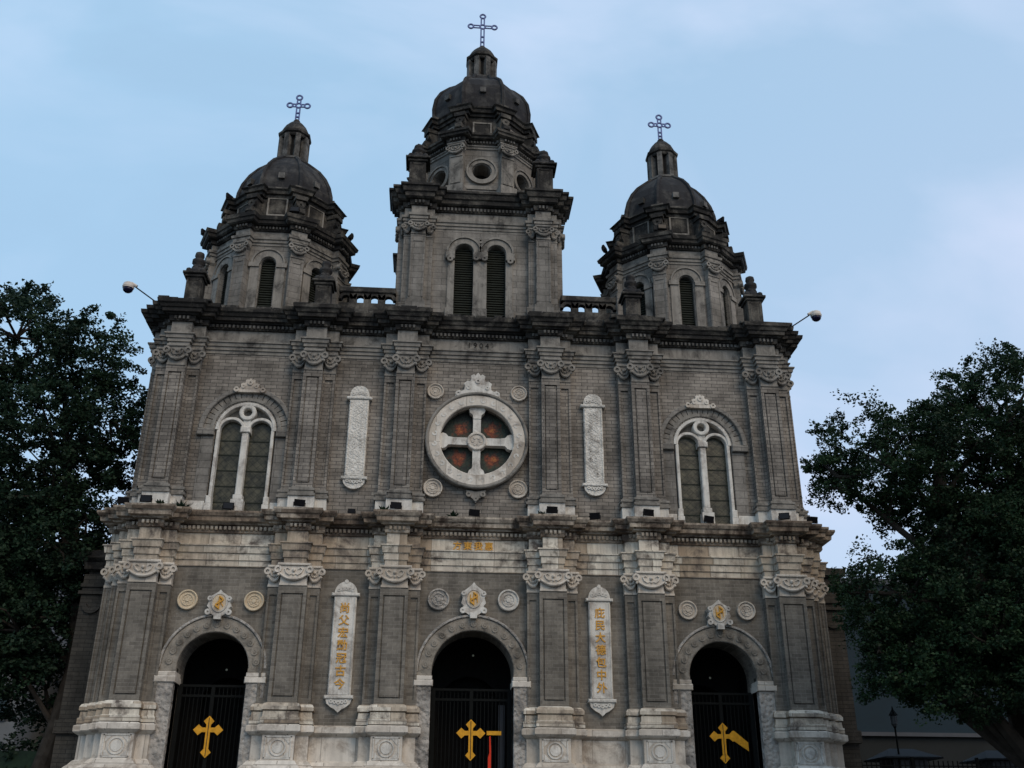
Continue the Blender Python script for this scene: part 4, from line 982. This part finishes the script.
def tree(name, base, trunk, lobes, ncl, per, size, leaf, seed, label, cr=(.5, .95), group=None, shell=.35, twigs=160, cut=None):
    """trunk: list of (dx,dy,z,r); lobes: list of (x,y,z,rx,ry,rz) world coordinates"""
    e = empty(name, base, label, 'tree', group); b = Vector(base); rd = random.Random(seed)
    tp = [Vector((p[0], p[1], p[2]))-b for p in trunk]; m = MB(); m.tube(tp, [p[3] for p in trunk], 12)
    tot = sum(l[3]*l[4]*l[5] for l in lobes)**1; cen = []; rad = []
    vol = [l[3]*l[4]*l[5] for l in lobes]; S = sum(vol)
    for l, v in zip(lobes, vol):
        for _ in range(max(3, int(ncl*v/S))):
            while True:
                d = Vector((rd.gauss(0, 1), rd.gauss(0, 1), rd.gauss(0, 1))).normalized(); f = rd.uniform(shell, 1)**.7
                f *= 1+.16*math.sin(d.x*5+l[0])*math.sin(d.z*4+l[2])+rd.uniform(-.05, .12)
                p = Vector((l[0]+d.x*l[3]*f, l[1]+d.y*l[4]*f, l[2]+d.z*l[5]*f))
                if cut is None or not cut(p): break
            cen.append(p-b); rad.append(rd.uniform(*cr))
    # limbs: one to each lobe, twigs to clusters
    mains = []
    for l in lobes:
        t = Vector((l[0], l[1], l[2]))-b
        zt = t.z-l[5]*.3; k = min(range(1, len(tp)), key=lambda i: abs(tp[i].z-zt*.75)); s = tp[k]; r0 = trunk[k][3]*.36
        mid = (s+t)/2+Vector((rd.uniform(-.5, .5), rd.uniform(-.5, .5), .6)); mid2 = (mid+t)/2+Vector((rd.uniform(-.4, .4), 0, .3))
        m.tube([s, mid, mid2, t], [r0, r0*.65, r0*.42, r0*.2], 7); mains.append([mid, mid2, t])
    idx = list(range(len(cen))); rd.shuffle(idx)
    for i in idx[:twigs]:
        c = cen[i]; best = min((q for mm in mains for q in mm), key=lambda q: (q-c).length)
        mid = (best+c)/2+Vector((rd.uniform(-.3, .3), rd.uniform(-.3, .3), rd.uniform(-.1, .4)))
        m.tube([best, mid, c], [.07, .045, .015], 5, False)
    m.build('trunk', M['bark'], e)
    leaves_mesh('crown', [tuple(c) for c in cen], rad, per, size, leaf, e, seed)
    return e
tree('broadleaf_tree', (-17.3, 4.5, PZ), [(-17.4, 4.5, PZ-.1, .42), (-16.95, 4.6, 6, .36), (-16.8, 5, 8.5, .32), (-17.2, 5, 12, .28), (-18.6, 5, 17, .2), (-19.6, 5, 22, .1)],
     [(-21.8, 4, 23.6, 3.2, 3, 3.3), (-18.4, 4.2, 22.6, 2.3, 2.3, 2.4), (-16.9, 4.3, 19.6, 2.2, 2.4, 2.9), (-20.5, 4, 18.3, 4.4, 3.4, 3.6), (-17.2, 5.6, 15.6, 2.3, 2.2, 3.4), (-21.5, 4.5, 13.0, 4.6, 3.6, 4.2), (-18.4, 5.6, 11.2, 2.1, 2.0, 3.2), (-25, 4, 19.5, 4, 3, 5.5), (-19.6, 5.2, 8.6, 2.5, 2.2, 1.8), (-18.3, 3.9, 13.6, 2.4, 1.8, 3.0), (-18.8, 3.6, 9.8, 2.2, 1.6, 2.0), (-17.0, 6.0, 12.5, 1.6, 1.6, 3.4), (-20.6, 4.0, 8.6, 3.2, 1.8, 1.7), (-18.2, 6.4, 7.9, 1.9, 1.4, 2.0)],
     1450, 100, .19, M['leafL'], 5, 'tall broad leaved tree close against the left side of the church', (.35, .85), 'trees flanking the church', cut=lambda p: (p.x > -15.4 and p.z < 16) or p.x > -14.7)
tree('broadleaf_tree', (-28.5, 9, PZ), [(-28.5, 9, PZ-.1, .5), (-28, 9, 9, .4), (-28, 9, 15, .25), (-27.5, 9, 19, .12)],
     [(-27, 9, 14.5, 5, 3.5, 5.5), (-24.0, 9.5, 10.9, 3.6, 2.6, 2.6), (-31, 9, 18, 4, 3, 4), (-21.5, 9.5, 14, 2.5, 2.6, 4.6)], 480, 70, .28, M['leafL'], 9, 'dark broad leaved tree at the far left, behind the nearer one', (.5, 1.0), 'trees flanking the church')
tree('locust_tree', (17.6, -8, 0), [(18.1, -8, -.1, 1.0), (17.9, -8, 3.5, .85), (17.6, -8, 6.5, .7), (16.6, -8, 9.5, .45), (15.8, -8, 12.5, .28), (16.4, -8, 15.5, .14)],
     [(18.9, -8, 15.6, 2.9, 3.0, 2.8), (14.1, -8, 14.0, 2.8, 2.6, 2.1), (16.8, -8, 13.4, 3.1, 3, 3.1), (12.2, -8.3, 13.4, 1.2, 1.3, 1.1), (21, -8, 12, 4, 3.5, 4.5), (17.6, -8.4, 9.8, 4.0, 3.2, 3.0), (13.7, -8.5, 9.2, 2.5, 2.2, 1.8), (14.6, -8, 7.3, 2.5, 2.4, 1.5),
      (18.2, -10.2, 7.9, 3.4, 1.8, 1.7), (12.6, -8.3, 9.4, 1.2, 1.2, 1.0), (15.8, -9.8, 7.4, 3.0, 1.5, 1.6), (19.5, -10.5, 9.2, 3, 1.4, 2.6), (13.6, -8.6, 7.2, 1.7, 1.4, 1.3), (14.6, -9.2, 6.4, 2.6, 1.4, .9), (17.2, -10.6, 6.2, 2.2, 1.2, .9), (14.8, -9.4, 5.9, 2.3, 1.2, .75), (18.0, -11, 5.6, 2.4, 1.0, .8), (12.9, -8.8, 6.9, 1.1, 1.0, 1.0)],
     3000, 95, .12, M['leafR'], 21, 'large fine leaved tree spreading in front of the right church corner', (.22, .6), 'trees flanking the church', shell=.45, twigs=260,
     cut=lambda p: (p.x < 13.9 and 10.4 < p.z < 12.3) or (p.x < 11.5 and p.z < 9.6) or (p.x < 12.2 and p.z < 7.5))
tree('broadleaf_tree', (26, 4, PZ), [(26, 4, PZ-.1, .5), (26, 4, 9, .4), (26, 4, 14, .2)],
     [(24, 3, 12.5, 4.2, 3, 3.6), (28, 4, 13, 5, 4, 6), (21.3, 3.5, 11.6, 2.8, 2.2, 2.6), (25.5, 3, 9.2, 3.5, 2.4, 1.8)], 560, 65, .25, M['leafR'], 33, 'dark tree behind the large right tree, above the kiosks', (.5, 1.0), 'trees flanking the church')

# ================================================================== BACKGROUND
def building(x0, x1, y0, y1, z1, wall_m, label, name, wins, roofh=.6, z0=0.0, cat='building'):
    e = empty(name, ((x0+x1)/2, y0, 0), label, cat); ox = (x0+x1)/2
    m = MB(); m.box(x0-ox, x1-ox, 0, y1-y0, z0, z1); m.build('wall', wall_m, e)
    m = MB(); m.box(x0-ox-.3, x1-ox+.3, -.3, y1-y0+.3, z1, z1+roofh); m.build('roof', M['wall_grey'], e)
    for (a, b, c, d) in wins:
        m = MB(); m.box(a-ox-.1, a-ox, -.08, .04, c-.1, d+.1); m.box(b-ox, b-ox+.1, -.08, .04, c-.1, d+.1); m.box(a-ox, b-ox, -.08, .04, d, d+.1); m.box(a-ox, b-ox, -.14, .04, c-.1, c)
        f = m.build('window', M['wall_grey'], e); m = MB(); m.box(a-ox, b-ox, -.02, .02, c, d); m.box((a+b)/2-ox-.03, (a+b)/2-ox+.03, -.05, 0, c, d); m.build('pane', M['win'], f)
    return e
building(-62, -31.7, 40, 55, 21, M['wall_white'], 'white building with small windows behind the left trees', 'white_building', [(-35.5-3.6*i, -32.6-3.6*i, z, z+1.7) for i in range(4) for z in (6.2, 10.1, 14.0)], z0=0)
building(-29.8, -24.0, 43, 58, 17, M['wall_grey'], 'grey block between the white building and the church', 'grey_building', [(-28.8, -27.2, z, z+1.6) for z in (6.5, 10.5)])
building(26, 95, 58, 80, 26, M['wall_blue'], 'dark blue clad building behind the right trees', 'blue_building', [(60+4.5*i, 62.6+4.5*i, z, z+2) for i in range(4) for z in (14.2, 19)])
building(24, 62, 30, 36, 8.7, M['wall_pale'], 'low pale building right of the church, below the blue one', 'pale_building', [(27+5*i, 29+5*i, 1.6, 3.4) for i in range(5)], .25)
def kiosk(x, y, w_, label):
    e = empty('kiosk', (x, y, PZ), label, 'kiosk', 'kiosks right of the church')
    MB().box(-w_*.7, w_*.7, -.8, .8, 0, 2.1).build('body', M['wall_grey'], e)
    m = MB(); m.add([(-w_*1.15, -1.3, 2.15), (w_*1.15, -1.3, 2.15), (w_*1.15, 1.3, 2.15), (-w_*1.15, 1.3, 2.15), (-w_*.5, 0, 2.6), (w_*.5, 0, 2.6)], [(0, 1, 5, 4), (1, 2, 5), (2, 3, 4, 5), (3, 0, 4)]); m.box(-w_*1.18, w_*1.18, -1.33, 1.33, 2.08, 2.15)
    m.build('roof', M['tile'], e); MB().box(-w_*.5, w_*.5, -.83, -.79, .9, 1.8).build('window', M['win'], e)
kiosk(20.6, 8.5, 1.15, 'small kiosk with wide tiled eaves behind the lamp post'); kiosk(25.5, 8.8, 1.15, 'kiosk with tiled eaves half hidden by the big trunk')
e = empty('street_lamp', (20.05, 7.6, PZ), 'slim dark lamp post with a pale glass head right of the church', 'street lamp')
MB().lathe([(.12, 0), (.1, .2), (.05, .4), (.04, 3.4), (.08, 3.5)], 10).build('post', M['iron'], e)
MB().lathe([(.08, 3.5), (.16, 3.6), (.17, 3.95), (.05, 4.0)], 8).build('glass', M['opal'], e)
m = MB().lathe([(.22, 4.0), (.05, 4.25), (.02, 4.4)], 8).build('cap', M['iron'], e)
def fence(x0, x1, y, label, h=1.9):
    e = empty('iron_fence', ((x0+x1)/2, y, PZ), label, 'fence'); L_ = (x1-x0)/2; m = MB()
    for z in (.2, h-.25): m.box(-L_, L_, -.02, .02, z, z+.05)
    n = int(2*L_/.22)
    for i in range(n+1): xx = -L_+2*L_*i/n; m.box(xx-.02, xx+.02, -.018, .018, 0, h)
    m.build('railings', M['iron'], e); k = 0
    while k*3 < 2*L_: MB().box(-L_+k*3-.06, -L_+k*3+.06, -.06, .06, 0, h+.15).build('post', M['iron'], e); k += 1
fence(17, 38, 6.2, 'black iron railings right of the church, in front of the kiosks')
fence(-38, -16.8, 6.2, 'black iron railings left of the church beneath the trees')
m = MB(); rd = np.random.default_rng(4)
e = empty('hedge', (-27.5, 5.3, PZ), 'dark clipped hedge in front of the left railings', 'hedge')
cs = [(-10.5+.55*i+rd.uniform(-.1, .1), rd.uniform(-.3, .3), z) for i in range(39) for z in (.4, .95, 1.5, 2.05)]
leaves_mesh('foliage', cs, [.5]*len(cs), 60, .2, M['leafL'], e, 5, 1); MB().box(-10.5, 10.5, -.3, .3, 0, 1.8).build('core', M['leafL'], e)

# ---- keep thing > part > sub-part: anything deeper hangs on its part
for o in list(church.children):
    for c in list(o.children):
        st = list(c.children)
        while st:
            d = st.pop(); st += list(d.children); d.parent = o; d.location = (0, 0, 0)
